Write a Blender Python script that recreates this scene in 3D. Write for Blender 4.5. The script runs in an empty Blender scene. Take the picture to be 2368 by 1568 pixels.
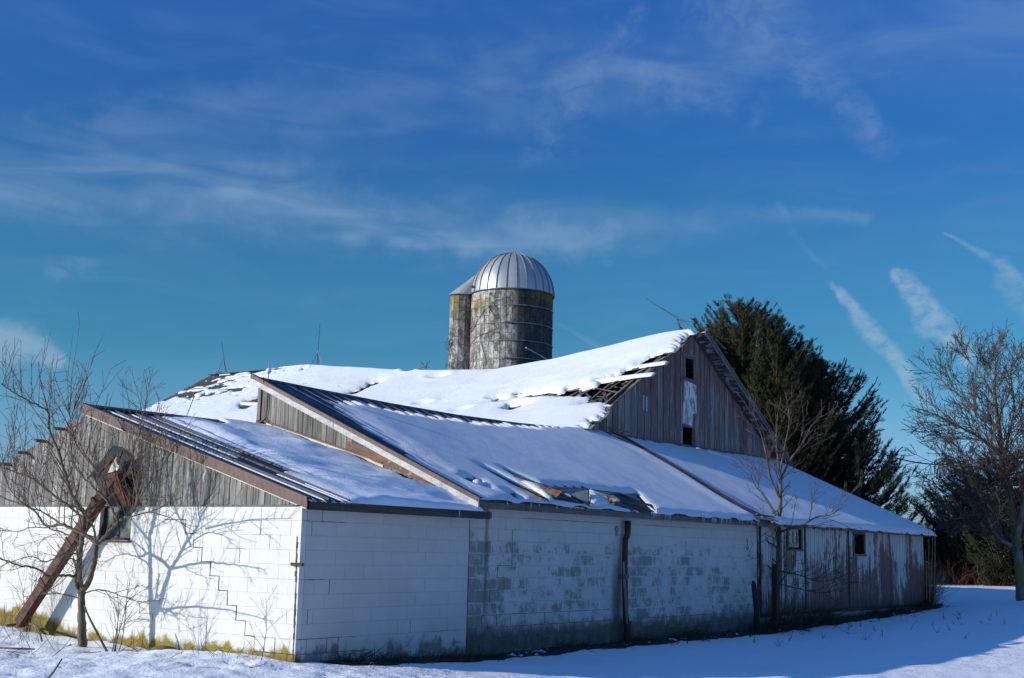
import bpy, math, random
import numpy as np
from mathutils import Matrix, Vector

random.seed(7)
rng = np.random.default_rng(7)
SC = bpy.context.scene
COL = SC.collection
rad = math.radians

# ------------------------------------------------------------------ camera
# world: X runs along the long block wall (away to the right), Y along the
# gable wall (away to the left), Z up; the near wall corner is the origin
FPX, PIT, ROL, YAW = 2924.97, .1642, .0235, .624
CAM = np.array([-12.8186, -12.7747, 1.65])
FW = np.array([math.cos(YAW), math.sin(YAW), 0.])
RT = np.array([math.sin(YAW), -math.cos(YAW), 0.])
UP = np.array([0, 0, 1.])
cR = RT
cU = UP * math.cos(PIT) - FW * math.sin(PIT)
cF = FW * math.cos(PIT) + UP * math.sin(PIT)
ix = cR * math.cos(ROL) + cU * math.sin(ROL)
iy = cU * math.cos(ROL) - cR * math.sin(ROL)
cam_d = bpy.data.cameras.new('camera')
cam_d.sensor_width = 36
cam_d.lens = FPX / 2368 * 36
cam_d.clip_end = 9000
cam_d.clip_start = .1
cam = bpy.data.objects.new('camera', cam_d)
COL.objects.link(cam)
cam.matrix_world = Matrix(((ix[0], iy[0], -cF[0], CAM[0]), (ix[1], iy[1], -cF[1], CAM[1]),
                           (ix[2], iy[2], -cF[2], CAM[2]), (0, 0, 0, 1)))
SC.camera = cam


def ray(x, y):                     # direction seen at a point measured on a 2368 px wide view of the photograph
    a, b = x - 1184, y - 784
    X = a * math.cos(ROL) + b * math.sin(ROL)
    Y = -a * math.sin(ROL) + b * math.cos(ROL)
    return cR * (X / FPX) - cU * (Y / FPX) + cF


def onpl(x, y, n, p0):
    d = ray(x, y)
    n = np.array(n, float)
    return CAM + d * (((np.array(p0) - CAM) @ n) / (d @ n))


def onx(x, y, X): return onpl(x, y, (1, 0, 0), (X, 0, 0))
def ony(x, y, Y): return onpl(x, y, (0, 1, 0), (0, Y, 0))
def onz(x, y, Z): return onpl(x, y, (0, 0, 1), (0, 0, Z))


def atd(x, y, d):
    r = ray(x, y)
    return CAM + r * (d / (r @ FW))


# ------------------------------------------------------------------ sun and sky
SUN_EL = rad(17.2)
SUN_AZ = rad(35.5)
sun_h = np.array([-math.cos(SUN_AZ), math.sin(SUN_AZ), 0.])
sun_v = sun_h * math.cos(SUN_EL) + UP * math.sin(SUN_EL)
sl = bpy.data.lights.new('sun', 'SUN')
sl.energy = 4.9
sl.angle = rad(.5)
sl.color = (1, .95, .87)
so = bpy.data.objects.new('sun', sl)
COL.objects.link(so)
so.rotation_euler = Vector(sun_v).to_track_quat('Z', 'Y').to_euler()

W = bpy.data.worlds.new('World')
SC.world = W
W.use_nodes = True
wt = W.node_tree
wt.nodes.clear()


class G:
    """little helper to write node graphs"""
    def __init__(s, t): s.t = t

    def n(s, typ, **k):
        o = s.t.nodes.new(typ)
        for a, b in k.items(): setattr(o, a, b)
        return o

    def put(s, inp, v):
        if hasattr(v, 'is_output') or isinstance(v, bpy.types.NodeSocket): s.t.links.new(v, inp)
        elif isinstance(v, (tuple, list)) and len(v) == 3 and inp.type == 'RGBA': inp.default_value = (*v, 1)
        else: inp.default_value = v

    def m(s, op, a, b=0., c=0., clamp=False):
        o = s.n('ShaderNodeMath', operation=op, use_clamp=clamp)
        for i, v in enumerate((a, b, c)): s.put(o.inputs[i], v)
        return o.outputs[0]

    def vm(s, op, a, b=(0, 0, 0), sc=None):
        o = s.n('ShaderNodeVectorMath', operation=op)
        s.put(o.inputs[0], a)
        s.put(o.inputs[1], b)
        if sc is not None: s.put(o.inputs['Scale'], sc)
        return o.outputs['Value'] if op in ('DOT_PRODUCT', 'LENGTH', 'DISTANCE') else o.outputs[0]

    def noise(s, v, scale, detail=3, rough=.55, w=None, dist=0.):
        o = s.n('ShaderNodeTexNoise')
        if w is not None:
            o.noise_dimensions = '4D'
            s.put(o.inputs['W'], w)
        s.put(o.inputs['Vector'], v)
        o.inputs['Scale'].default_value = scale
        o.inputs['Detail'].default_value = detail
        o.inputs['Roughness'].default_value = rough
        o.inputs['Distortion'].default_value = dist
        return o.outputs['Fac']

    def ramp(s, f, stops, interp='LINEAR'):
        o = s.n('ShaderNodeValToRGB')
        o.color_ramp.interpolation = interp
        e = o.color_ramp.elements
        while len(e) < len(stops): e.new(.5)
        for q, (p, c) in zip(e, stops):
            q.position = p
            q.color = (c, c, c, 1) if isinstance(c, (int, float)) else (*c, 1)
        s.put(o.inputs[0], f)
        return o.outputs[0]

    def mix(s, f, a, b, typ='MIX'):
        o = s.n('ShaderNodeMix', data_type='RGBA', blend_type=typ)
        s.put(o.inputs[0], f)
        s.put(o.inputs[6], a)
        s.put(o.inputs[7], b)
        return o.outputs[2]

    def sm(s, v, a, b):            # smoothstep between a and b
        o = s.n('ShaderNodeMapRange', interpolation_type='SMOOTHSTEP')
        s.put(o.inputs[0], v)
        o.inputs[1].default_value = a
        o.inputs[2].default_value = b
        return o.outputs[0]

    def sep(s, v):
        o = s.n('ShaderNodeSeparateXYZ')
        s.put(o.inputs[0], v)
        return o.outputs

    def comb(s, a, b, c):
        o = s.n('ShaderNodeCombineXYZ')
        for i, v in enumerate((a, b, c)): s.put(o.inputs[i], v)
        return o.outputs[0]

    def scale(s, v, k): return s.vm('MULTIPLY', v, k)


g = G(wt)
tc = g.n('ShaderNodeTexCoord').outputs['Generated']
sk = g.n('ShaderNodeTexSky')
sk.sky_type = 'NISHITA'
sk.sun_disc = False
sk.sun_elevation = SUN_EL
sk.sun_rotation = math.atan2(sun_h[0], sun_h[1]) % (2 * math.pi)
dx, dy, dz = g.sep(tc)
el = g.m('MULTIPLY', g.m('ARCSINE', dz), 180 / math.pi)
# azimuth measured clockwise from the view heading, degrees
hx = g.vm('DOT_PRODUCT', tc, tuple(RT))
hf = g.vm('DOT_PRODUCT', tc, tuple(FW))
az = g.m('MULTIPLY', g.m('ARCTAN2', hx, hf), 180 / math.pi)
# the deep polarised blue of the photograph, by elevation
tint = g.ramp(g.m('DIVIDE', el, 90., clamp=True), [
    (0., (.30, .46, .82)), (.036, (.27, .45, .84)), (.062, (.19, .41, .66)), (.095, (.11, .345, .52)), (.15, (.105, .335, .545)),
    (.2, (.085, .295, .60)), (.28, (.108, .33, .735)), (.5, (.21, .48, 1.0)), (1., (.24, .55, 1.1))])
sky = g.vm('SCALE', g.mix(1., sk.outputs[0], tint, 'MULTIPLY'), sc=2.1)


def azel(x, y):
    d = ray(x, y)
    d = d / np.linalg.norm(d)
    return math.degrees(math.atan2(d @ RT, d @ FW)), math.degrees(math.asin(d[2]))


P = g.comb(az, el, 0.)
w1 = g.n('ShaderNodeTexNoise')
g.put(w1.inputs['Vector'], P)
w1.inputs['Scale'].default_value = .55
w1.inputs['Detail'].default_value = 5
w1.inputs['Roughness'].default_value = .62
warp = g.vm('SUBTRACT', w1.outputs['Color'], (.5, .5, .5))


def streak(pts, widths, amp, dens, tex, lo=.35, hi=.75, edge=.2):
    """a cirrus streak or contrail along points of the photograph, as distance in az/el"""
    Q = g.vm('ADD', P, g.vm('SCALE', warp, sc=amp))
    best = None
    pa = [azel(*p) for p in pts]
    for (a, b), (c, d), wa, wb in zip(pa, pa[1:], widths, widths[1:]):
        ab = (c - a, d - b, 0)
        L2 = ab[0] ** 2 + ab[1] ** 2
        t = g.m('DIVIDE', g.vm('DOT_PRODUCT', g.vm('SUBTRACT', Q, (a, b, 0)), ab), L2, clamp=True)
        near = g.vm('ADD', (a, b, 0), g.vm('SCALE', ab, sc=t))
        dist = g.vm('DISTANCE', g.vm('MULTIPLY', Q, (1, 1, 0)), near)
        wd = g.m('MULTIPLY_ADD', t, wb - wa, wa)
        v = g.m('SUBTRACT', 1., g.m('DIVIDE', dist, wd), clamp=True)
        best = v if best is None else g.m('MAXIMUM', best, v)
    body = g.sm(best, 0., edge)
    return g.m('MULTIPLY', g.m('MULTIPLY', body, g.sm(tex, lo, hi)), dens)


fine = g.noise(g.scale(P, (.28, 1.1, 1)), .5, 4, .5, dist=1.0)
puff = g.noise(g.scale(P, (1, 1.3, 1)), .8, 6, .58, dist=1.0)
rip = g.noise(g.scale(P, (.7, 1.1, 1)), 1.7, 7, .66, dist=.3)
cl = [
    streak([(-200, 400), (300, 400), (700, 480), (1050, 545), (1400, 560)], [2.4, 3.8, 2.8, 1.6, 1.1], 3.0, .36, fine, .15, .8, 1.),
    streak([(540, 440), (760, 495), (950, 545), (1130, 570)], [1.6, 1.3, .8, .5], 1.3, .22, fine, .1, .7, 1.),
    streak([(-60, 440), (150, 445), (330, 470)], [1.0, .9, .5], 1.5, .16, fine, .1, .7, 1.),
    streak([(250, 290), (700, 240), (1250, 190), (1750, 120)], [1.4, 2.4, 2.8, 1.8], 3.0, .20, fine, .15, .8, 1.),
    streak([(1260, 320), (1340, 190), (1480, 40)], [1.6, 1.9, 1.0], 3.2, .20, puff, .28, .75, 1.),
    streak([(1480, 190), (1620, 210), (1730, 250)], [1.5, 1.7, 1.2], 3.0, .16, puff, .28, .75, 1.),
    streak([(1640, 10), (1800, 90), (1900, 190), (2040, 320)], [2.4, 2.1, 1.4, .9], 2.6, .24, puff, .18, .78, 1.),
    streak([(1800, 30), (2100, 90), (2500, 60)], [2.4, 3.0, 3.0], 3.0, .17, fine, .15, .8, 1.),
    streak([(1000, 520), (1500, 530), (2000, 492)], [2.4, 1.6, .5], 1.6, .20, fine, .1, .75, 1.),
    streak([(1925, 655), (1990, 740), (2060, 810), (2135, 925)], [.22, .62, .62, .38], 1.0, .68, rip, .18, .66, .75),
    streak([(2080, 640), (2130, 700), (2170, 760), (2240, 830)], [.5, .85, .9, .45], 1.5, .68, rip, .20, .66, .7),
    streak([(2185, 540), (2290, 595), (2400, 670)], [.10, .28, .4], .5, .38, rip, .15, .66, .9),
    streak([(2320, 600), (2340, 660), (2390, 740)], [.4, .7, .7], 1.1, .30, rip, .2, .66, .8),
    streak([(-90, 800), (40, 795), (130, 830)], [1.5, 1.4, .6], 1.6, .62, puff, .0, .6, .8),
    streak([(1290, 750), (1390, 800)], [.15, .25], .5, .16, fine, .1, .7, 1.),
    streak([(130, 625), (200, 620)], [.8, .8], 1.8, .22, puff, .3, .75, 1.),
    streak([(1800, 470), (1850, 560), (1910, 620)], [.25, .25, .2], .7, .09, fine, .1, .6, 1.),
    streak([(1500, 870), (2100, 1010), (2700, 1000)], [1.2, 1.8, 2.0], 1.5, .16, fine, .15, .7, 1.),
]
tot = cl[0]
for c in cl[1:]: tot = g.m('ADD', tot, g.m('MULTIPLY', c, g.m('SUBTRACT', 1., tot)))
veil = g.m('MULTIPLY', g.sm(fine, .4, .85), .08)      # faint cirrus all round the sky
tot = g.m('MINIMUM', g.m('ADD', tot, veil), .9)
tot = g.m('MULTIPLY', tot, .80)
skyc = g.mix(tot, sky, g.vm('SCALE', (.36, .50, .66), sc=10.))
bg = g.n('ShaderNodeBackground')
bg.inputs[1].default_value = .1
g.put(bg.inputs[0], skyc)
wo = g.n('ShaderNodeOutputWorld')
wt.links.new(bg.outputs[0], wo.inputs[0])

SC.view_settings.view_transform = 'Standard'
SC.view_settings.look = 'None'
SC.view_settings.exposure = 0
SC.view_settings.gamma = 1
SC.view_settings.use_curve_mapping = False
SC.cycles.max_bounces = 6

# ------------------------------------------------------------------ materials


class Mat(G):
    def __init__(s, name, rough=.8, metal=0., spec=.3):
        s.mat = bpy.data.materials.new(name)
        s.mat.use_nodes = True
        super().__init__(s.mat.node_tree)
        s.b = s.t.nodes['Principled BSDF']
        s.b.inputs['Roughness'].default_value = rough
        s.b.inputs['Metallic'].default_value = metal
        s.b.inputs['Specular IOR Level'].default_value = spec
        s.P = s.n('ShaderNodeNewGeometry').outputs['Position']
        s.rnd = s.n('ShaderNodeObjectInfo').outputs['Random']

    def col(s, c): s.put(s.b.inputs['Base Color'], c)
    def rgh(s, c): s.put(s.b.inputs['Roughness'], c)

    def bump(s, h, st=.4, d=.02):
        o = s.n('ShaderNodeBump')
        o.inputs['Strength'].default_value = st
        o.inputs['Distance'].default_value = d
        s.put(o.inputs['Height'], h)
        s.put(s.b.inputs['Normal'], o.outputs[0])


MT = {}
HB = .203                        # height of a block course


def mk_snow(name, grain, d, low):
    m = Mat(name, .6, spec=.25)
    n1 = m.noise(m.P, {'roof_snow': 38, 'snow': 30}.get(name, 18), 3, .7)
    n2 = m.noise(m.scale(m.P, (1, 1, 1)), 3.2, 3)
    m.col(m.ramp(n2, [(.3, (.80, .825, .86)), (.7, (.86, .87, .885))]))
    m.bump(m.m('ADD', m.m('MULTIPLY', n1, grain), m.m('MULTIPLY', n2, low)), 1., d)
    m.b.inputs['Subsurface Weight'].default_value = 0
    MT[name] = m.mat


mk_snow('snow', .6, .022, .9)
mk_snow('roof_snow', 1.0, .032, .35)
mk_snow('ground_snow_mat', .5, .035, 1.0)


def mk_wood(name, cols, streak=.6, rnd=.35, k=(14, 14, .9), extra=None, rough=.85, bump=.5):
    m = Mat(name, rough)
    v = m.scale(m.P, k)
    w = m.m('MULTIPLY', m.rnd, 37.)
    n1 = m.noise(v, 1.6, 6, .65, w=w)
    n2 = m.noise(m.scale(m.P, (60, 60, 1.5)), 1., 3, .6, w=w)
    c = m.ramp(n1, [(.28, cols[0]), (.5, cols[1]), (.72, cols[2])])
    c = m.mix(m.m('MULTIPLY', m.sm(n2, .45, .7), streak), c, tuple(x * .45 for x in cols[0]))
    br = m.m('MULTIPLY_ADD', m.rnd, rnd, 1 - rnd / 2)
    c = m.vm('SCALE', c, sc=br)
    if extra: c = extra(m, c, w)
    m.col(c)
    m.bump(m.m('ADD', n1, n2), bump, .012)
    MT[name] = m.mat
    return m


def knots(m, c, w):
    k = m.noise(m.scale(m.P, (9, 9, 3)), 1.3, 2, .5, w=w)
    return m.mix(m.sm(k, .68, .76), c, (.06, .05, .045))


def white_patches(m, c, w):
    c = knots(m, c, w)
    k = m.noise(m.scale(m.P, (5, 5, 2.0)), .8, 5, .7)
    return m.mix(m.m('MULTIPLY', m.sm(k, .60, .68), .65), c, (.55, .54, .50))


mk_wood('grey_board', ((.07, .065, .06), (.185, .175, .16), (.31, .295, .27)), extra=knots, rnd=.6)
mk_wood('gable_board_a', ((.07, .065, .06), (.19, .178, .165), (.34, .325, .30)), extra=white_patches, rnd=.6)
mk_wood('dark_fascia', ((.03, .028, .027), (.06, .055, .052), (.11, .10, .095)), k=(.9, 14, 14), rnd=.2)
mk_wood('grey_fascia', ((.07, .065, .06), (.14, .13, .125), (.22, .21, .20)), k=(.9, 14, 14), rnd=.2)
mk_wood('deck_board', ((.07, .06, .05), (.17, .15, .125), (.28, .25, .21)), k=(14, .9, 14), rnd=.6)
mk_wood('rafter_wood', ((.06, .05, .042), (.13, .11, .09), (.2, .175, .15)), k=(5, 5, 5), rnd=.3)


def sofit(m, c, w):
    k = m.noise(m.scale(m.P, (7, 2.5, 7)), 1., 5, .7, w=w)
    return m.mix(m.sm(k, .50, .58), c, (.42, .41, .40))


mk_wood('soffit_board', ((.04, .035, .032), (.10, .09, .085), (.18, .165, .155)), k=(9, 1.2, 9), extra=sofit, rnd=.8)
mk_wood('white_trim', ((.34, .33, .31), (.50, .49, .47), (.62, .61, .59)), k=(9, 2.2, 9), streak=.35, rnd=.15)


def redpaint(m, c, w):
    v = m.scale(m.P, (9, 9, .8))
    k = m.noise(v, 1.2, 7, .7, w=w)
    up = m.sm(m.sep(m.P)[2], 4.9, 7.4)
    c = m.mix(m.m('MULTIPLY', m.sm(m.m('ADD', k, m.m('MULTIPLY', up, .08)), .49, .62), .8), c, (.15, .058, .048))
    k2 = m.noise(m.scale(m.P, (20, 20, .9)), 1., 6, .74, w=m.m('ADD', w, 9.))
    return m.mix(m.sm(k2, .615, .64), c, (.60, .59, .58))


mk_wood('barn_board', ((.115, .095, .092), (.22, .187, .182), (.34, .305, .30)), extra=redpaint, rnd=.75, streak=.6)


def whitepanel(m, c, w):
    k = m.noise(m.scale(m.P, (9, 9, 2.)), 1.2, 6, .7)
    return m.mix(m.sm(k, .46, .52), c, (.70, .70, .68))


mk_wood('peeled_panel', ((.20, .18, .175), (.27, .25, .24), (.36, .33, .32)), extra=whitepanel, rnd=.1)


def peelC(m, c, w):
    x, y, z = m.sep(m.P)
    big = m.noise(m.scale(m.P, (.75, .75, .55)), 1., 5, .7)
    med = m.noise(m.scale(m.P, (26, 26, 1.6)), 1., 6, .78)
    gr = m.noise(m.scale(m.P, (11.2, 1, .25)), 1., 2, .5)
    hz = m.sm(z, .4, 2.5)
    s = m.m('ADD', m.m('ADD', m.m('MULTIPLY', med, .55), m.m('MULTIPLY', big, .80)), m.m('MULTIPLY', hz, .14))
    s = m.m('ADD', s, m.m('MULTIPLY', m.m('SUBTRACT', m.m('FRACT', m.m('MULTIPLY', w, 7.7)), .5), .0))
    s = m.m('ADD', s, m.m('MULTIPLY', m.rnd, .10))
    c = m.mix(m.sm(s, .795, .825), c, (.52, .515, .50))
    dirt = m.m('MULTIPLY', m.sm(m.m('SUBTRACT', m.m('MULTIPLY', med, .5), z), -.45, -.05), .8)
    return m.mix(dirt, c, (.07, .06, .05))


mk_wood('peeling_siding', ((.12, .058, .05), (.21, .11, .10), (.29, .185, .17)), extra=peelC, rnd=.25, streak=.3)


def mk_block(name, kind):
    m = Mat(name, .75)
    x, y, z = m.sep(m.P)
    n1 = m.noise(m.P, 9, 5, .65)
    n2 = m.noise(m.P, 1.3, 4, .6)
    c = m.ramp(n2, [(.3, (.55, .54, .51)), (.7, (.64, .635, .61))]) if kind == 'moss' else m.ramp(n2, [(.3, (.47, .465, .45)), (.7, (.545, .54, .525))])
    c = m.vm('SCALE', c, sc=m.m('MULTIPLY_ADD', m.rnd, .02, .98))
    if kind == 'moss':
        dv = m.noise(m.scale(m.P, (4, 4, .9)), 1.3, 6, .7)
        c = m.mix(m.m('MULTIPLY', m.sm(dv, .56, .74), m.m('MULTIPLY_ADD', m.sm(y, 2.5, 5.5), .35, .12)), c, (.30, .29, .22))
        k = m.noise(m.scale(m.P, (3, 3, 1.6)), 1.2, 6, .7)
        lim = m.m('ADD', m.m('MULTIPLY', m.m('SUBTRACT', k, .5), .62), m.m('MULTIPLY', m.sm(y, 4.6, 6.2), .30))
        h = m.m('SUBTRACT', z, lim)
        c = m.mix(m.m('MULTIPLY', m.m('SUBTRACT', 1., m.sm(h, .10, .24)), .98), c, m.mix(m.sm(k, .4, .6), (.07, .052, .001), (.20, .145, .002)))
    if kind == 'clean':
        k = m.noise(m.scale(m.P, (3, 3, 2)), 1.4, 7, .72)
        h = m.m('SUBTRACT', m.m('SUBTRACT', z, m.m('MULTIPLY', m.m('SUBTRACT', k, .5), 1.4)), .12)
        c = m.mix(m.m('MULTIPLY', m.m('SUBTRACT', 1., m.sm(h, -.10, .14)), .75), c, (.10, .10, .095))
    if kind == 'peel':
        br = m.noise(m.scale(m.P, (26, 26, 7)), 1., 6, .8)
        bh = m.noise(m.scale(m.P, (7, 7, 34)), 1., 4, .7)
        patch = m.noise(m.scale(m.P, (3.0, 3.0, 3.6)), 1., 3, .6)
        big = m.noise(m.P, .9, 3, .5)
        s = m.m('ADD', m.m('ADD', m.m('MULTIPLY', br, .62), m.m('MULTIPLY', patch, .52)), m.m('MULTIPLY', m.rnd, .12))
        s = m.m('ADD', s, m.m('ADD', m.m('MULTIPLY', big, .34), m.m('MULTIPLY', bh, .16)))
        # paint holds along the joints of the coursing
        fr = m.m('DIVIDE', m.m('SUBTRACT', 2.38, z), HB)
        row = m.m('FLOOR', fr)
        fz = m.m('ABSOLUTE', m.m('SUBTRACT', m.m('SUBTRACT', fr, row), .5))
        fx = m.m('FRACT', m.m('DIVIDE', m.m('ADD', m.m('SUBTRACT', x, 3.858), m.m('MULTIPLY', m.m('MODULO', row, 2.), .203)), .406))
        fx = m.m('ABSOLUTE', m.m('SUBTRACT', fx, .5))
        s = m.m('SUBTRACT', s, m.m('MULTIPLY', m.m('MAXIMUM', m.sm(fz, .38, .5), m.sm(fx, .44, .5)), .13))
        hz = m.sm(z, 1.55, 2.25)
        near = m.m('SUBTRACT', 1., m.sm(x, 3.9, 5.4))
        s = m.m('ADD', s, m.m('MULTIPLY', near, .12))
        s = m.m('SUBTRACT', s, m.m('MULTIPLY', hz, .28))
        c = m.mix(m.m('MULTIPLY', m.sm(s, .855, .975), .80), c, (.16, .158, .15))
        c = m.mix(m.m('MULTIPLY', m.sm(n1, .62, .72), .25), c, (.2, .2, .19))
        k = m.noise(m.scale(m.P, (3, 3, 2)), 1.4, 7, .72)
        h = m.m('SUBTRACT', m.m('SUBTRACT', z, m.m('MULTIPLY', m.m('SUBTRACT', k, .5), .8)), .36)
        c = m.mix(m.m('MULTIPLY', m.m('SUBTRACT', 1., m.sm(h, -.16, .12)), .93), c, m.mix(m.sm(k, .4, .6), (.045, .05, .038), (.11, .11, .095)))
        # rusty seam where the two walls meet
        q = m.m('ABSOLUTE', m.m('SUBTRACT', m.m('ADD', x, m.m('MULTIPLY', n1, .1)), 4.38))
        c = m.mix(m.m('MULTIPLY', m.m('SUBTRACT', 1., m.sm(q, .01, .09)), m.m('MULTIPLY', m.sm(z, .3, 1.), .7)), c, (.10, .085, .07))
        # drip stains by the drain pipe
        q2 = m.m('ABSOLUTE', m.m('SUBTRACT', m.m('ADD', x, m.m('MULTIPLY', br, .15)), 8.62))
        c = m.mix(m.m('MULTIPLY', m.m('SUBTRACT', 1., m.sm(q2, .05, .25)), m.m('SUBTRACT', .75, m.m('MULTIPLY', m.sm(z, .8, 1.9), .75))), c, (.07, .075, .065))
    m.col(c)
    m.bump(m.m('ADD', n1, n2), .35, .01)
    MT[name] = m.mat


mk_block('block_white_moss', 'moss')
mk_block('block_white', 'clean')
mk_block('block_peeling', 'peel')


def simple(name, c0, c1, scale=6, rough=.7, metal=0., bump=.3, detail=5, k=(1, 1, 1), lo=.35, hi=.65, spec=.3, d=.01):
    m = Mat(name, rough, metal, spec)
    n = m.noise(m.scale(m.P, k), scale, detail, .65)
    m.col(m.ramp(n, [(lo, c0), (hi, c1)]))
    if bump: m.bump(n, bump, d)
    MT[name] = m.mat
    return m


simple('mortar', (.43, .425, .41), (.52, .515, .50), 8)
simple('concrete', (.16, .15, .13), (.30, .28, .25), 4)
simple('crack_dark', (.025, .022, .02), (.05, .045, .04), 20, bump=0)
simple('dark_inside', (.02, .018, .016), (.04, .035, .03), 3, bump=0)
simple('brown_trim', (.055, .03, .024), (.12, .06, .045), 5, .5, bump=.25, k=(1, 3, 1))
simple('dark_roof_metal', (.018, .02, .026), (.05, .05, .056), 4, .42, .35, bump=.15)
simple('blue_roof_metal', (.035, .045, .065), (.11, .12, .14), 3, .38, .6, bump=.2, k=(3, 1, 1))
simple('rust', (.06, .025, .014), (.16, .065, .03), 7, .8)
simple('dark_rust', (.04, .02, .015), (.12, .05, .032), 9, .75)
simple('galvanised', (.20, .215, .21), (.30, .32, .31), 5, .5, .25, bump=.08)
simple('dull_steel', (.06, .068, .07), (.15, .165, .165), 4, .5, .5, bump=.1)
simple('pale_flashing', (.46, .42, .33), (.62, .60, .54), 2.5, .6, bump=.15)
simple('rod_metal', (.05, .05, .055), (.09, .09, .1), 9, .5, .6, bump=0)
simple('white_glaze', (.75, .75, .74), (.8, .8, .79), 9, .3, bump=0)
simple('asphalt_shingle', (.035, .042, .036), (.085, .09, .078), 12, .95, bump=.6, k=(1, 1, 1))
simple('bark', (.06, .046, .03), (.18, .14, .095), 14, .9, bump=.7, k=(1, 1, .35), d=.02)
simple('twig_red', (.085, .06, .045), (.18, .135, .10), 6, .7, bump=0)
simple('bark_grey', (.05, .042, .033), (.14, .12, .09), 10, .9, bump=.6, k=(1, 1, .4), d=.02)
simple('twig_brown', (.05, .036, .034), (.105, .072, .064), 5, .8, bump=0)
simple('dead_grass_mat', (.035, .028, .018), (.14, .105, .06), 9, .9, bump=0)
simple('reed_mat', (.20, .12, .06), (.42, .29, .17), 5, .9, bump=0)
simple('brush_mat', (.10, .045, .025), (.22, .11, .06), 3, .9, bump=0)
simple('earth', (.02, .017, .013), (.06, .05, .038), 9, .95, bump=.6, d=.03)
simple('rock', (.07, .065, .035), (.16, .14, .07), 7, .9, bump=.7, d=.03)
simple('post_wood', (.02, .018, .017), (.055, .05, .048), 5, .9, k=(8, 8, .8))
simple('wire', (.02, .02, .02), (.03, .03, .03), 5, .6, bump=0)
simple('spruce_needles', (.010, .014, .004), (.034, .038, .009), .9, .75, bump=0, lo=.3, hi=.7)
simple('pine_needles', (.012, .02, .008), (.035, .045, .014), .8, .8, bump=0, lo=.3, hi=.7)
simple('vine', (.06, .045, .035), (.13, .10, .08), 8, .9, bump=0)

m = Mat('rusty_patchy', .6)
n = m.noise(m.scale(m.P, (1, 1, 3)), 1.8, 6, .7)
n2 = m.noise(m.P, 5., 3, .6)
m.col(m.mix(m.sm(n2, .62, .70), m.ramp(n, [(.3, (.07, .05, .042)), (.5, (.12, .066, .045)), (.63, (.22, .085, .03)), (.78, (.42, .28, .15))]), (.42, .2, .07)))
m.bump(n, .3, .01)
MT['rusty_patchy'] = m.mat

m = Mat('orange_rust', .75)
n = m.noise(m.P, 4., 6, .7)
m.col(m.ramp(n, [(.3, (.14, .05, .02)), (.5, (.33, .14, .05)), (.68, (.42, .30, .17))]))
MT['orange_rust'] = m.mat

m = Mat('mossy_trunk', .9)
n = m.noise(m.scale(m.P, (1, 1, .4)), 8, 5, .65)
n2 = m.noise(m.P, 1.1, 3)
m.col(m.mix(m.sm(n2, .4, .55), m.ramp(n, [(.35, (.07, .06, .05)), (.65, (.20, .17, .13))]), (.13, .115, .04)))
m.bump(n, .6, .02)
MT['mossy_trunk'] = m.mat

m = Mat('ice', .05, spec=.5)
m.b.inputs['Transmission Weight'].default_value = .75
m.b.inputs['IOR'].default_value = 1.31
m.col((.9, .95, 1.))
MT['ice'] = m.mat

m = Mat('window_glass', .08, spec=.8)
n = m.noise(m.P, 4, 4)
m.col(m.ramp(n, [(.4, (.03, .05, .055)), (.65, (.10, .15, .16))]))
MT['window_glass'] = m.mat

m = Mat('dome_metal', .45, .6)
n = m.noise(m.scale(m.P, (1, 1, .5)), 2.0, 5, .6)
m.col(m.vm('SCALE', m.ramp(n, [(.3, (.40, .395, .38)), (.7, (.52, .515, .495))]), sc=m.m('MULTIPLY_ADD', m.rnd, .12, .92)))
m.rgh(m.m('MULTIPLY_ADD', m.rnd, .12, .42))
MT['dome_metal'] = m.mat

m = Mat('silo_stave', .9)
n = m.noise(m.scale(m.P, (3.6, 3.6, 1.9)), 1., 7, .74)
n2 = m.noise(m.scale(m.P, (9, 9, 5)), 1., 5, .7, w=m.m('MULTIPLY', m.rnd, 30.))
x, y, z = m.sep(m.P)
c = m.ramp(n, [(.36, (.085, .078, .068)), (.46, (.18, .165, .145)), (.52, (.36, .335, .30)), (.64, (.54, .52, .48))])
c = m.mix(m.m('MULTIPLY', m.sm(n2, .45, .6), .75), c, (.10, .088, .065))
dk = m.m('MULTIPLY', m.m('ADD', x, m.m('MULTIPLY', y, -1.0)), 1.)      # shade of the silo's right half, painted into the stave colour
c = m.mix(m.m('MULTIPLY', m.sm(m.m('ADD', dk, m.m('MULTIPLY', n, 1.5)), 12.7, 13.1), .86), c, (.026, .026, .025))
og = m.m('MULTIPLY', m.sm(z, 11.2, 12.3), m.sm(m.noise(m.P, .9, 4, .6), .46, .58))
c = m.mix(m.m('MULTIPLY', og, .75), c, (.16, .115, .015))
c = m.vm('SCALE', c, sc=m.m('MULTIPLY_ADD', m.rnd, .5, .75))
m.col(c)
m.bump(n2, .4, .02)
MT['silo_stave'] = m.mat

# ------------------------------------------------------------------ mesh helpers


def mesh(name, v, f):
    me = bpy.data.meshes.new(name)
    if isinstance(f, np.ndarray):
        v = np.asarray(v, np.float32)
        k = f.shape[1]
        me.vertices.add(len(v))
        me.vertices.foreach_set('co', v.ravel())
        me.loops.add(f.size)
        me.loops.foreach_set('vertex_index', f.astype(np.int32).ravel())
        me.polygons.add(len(f))
        me.polygons.foreach_set('loop_start', np.arange(0, f.size, k, dtype=np.int32))
        me.polygons.foreach_set('loop_total', np.full(len(f), k, np.int32))
        me.update(calc_edges=True)
    else:
        me.from_pydata([tuple(map(float, p)) for p in v], [], f)
        me.update()
    return me


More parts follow.
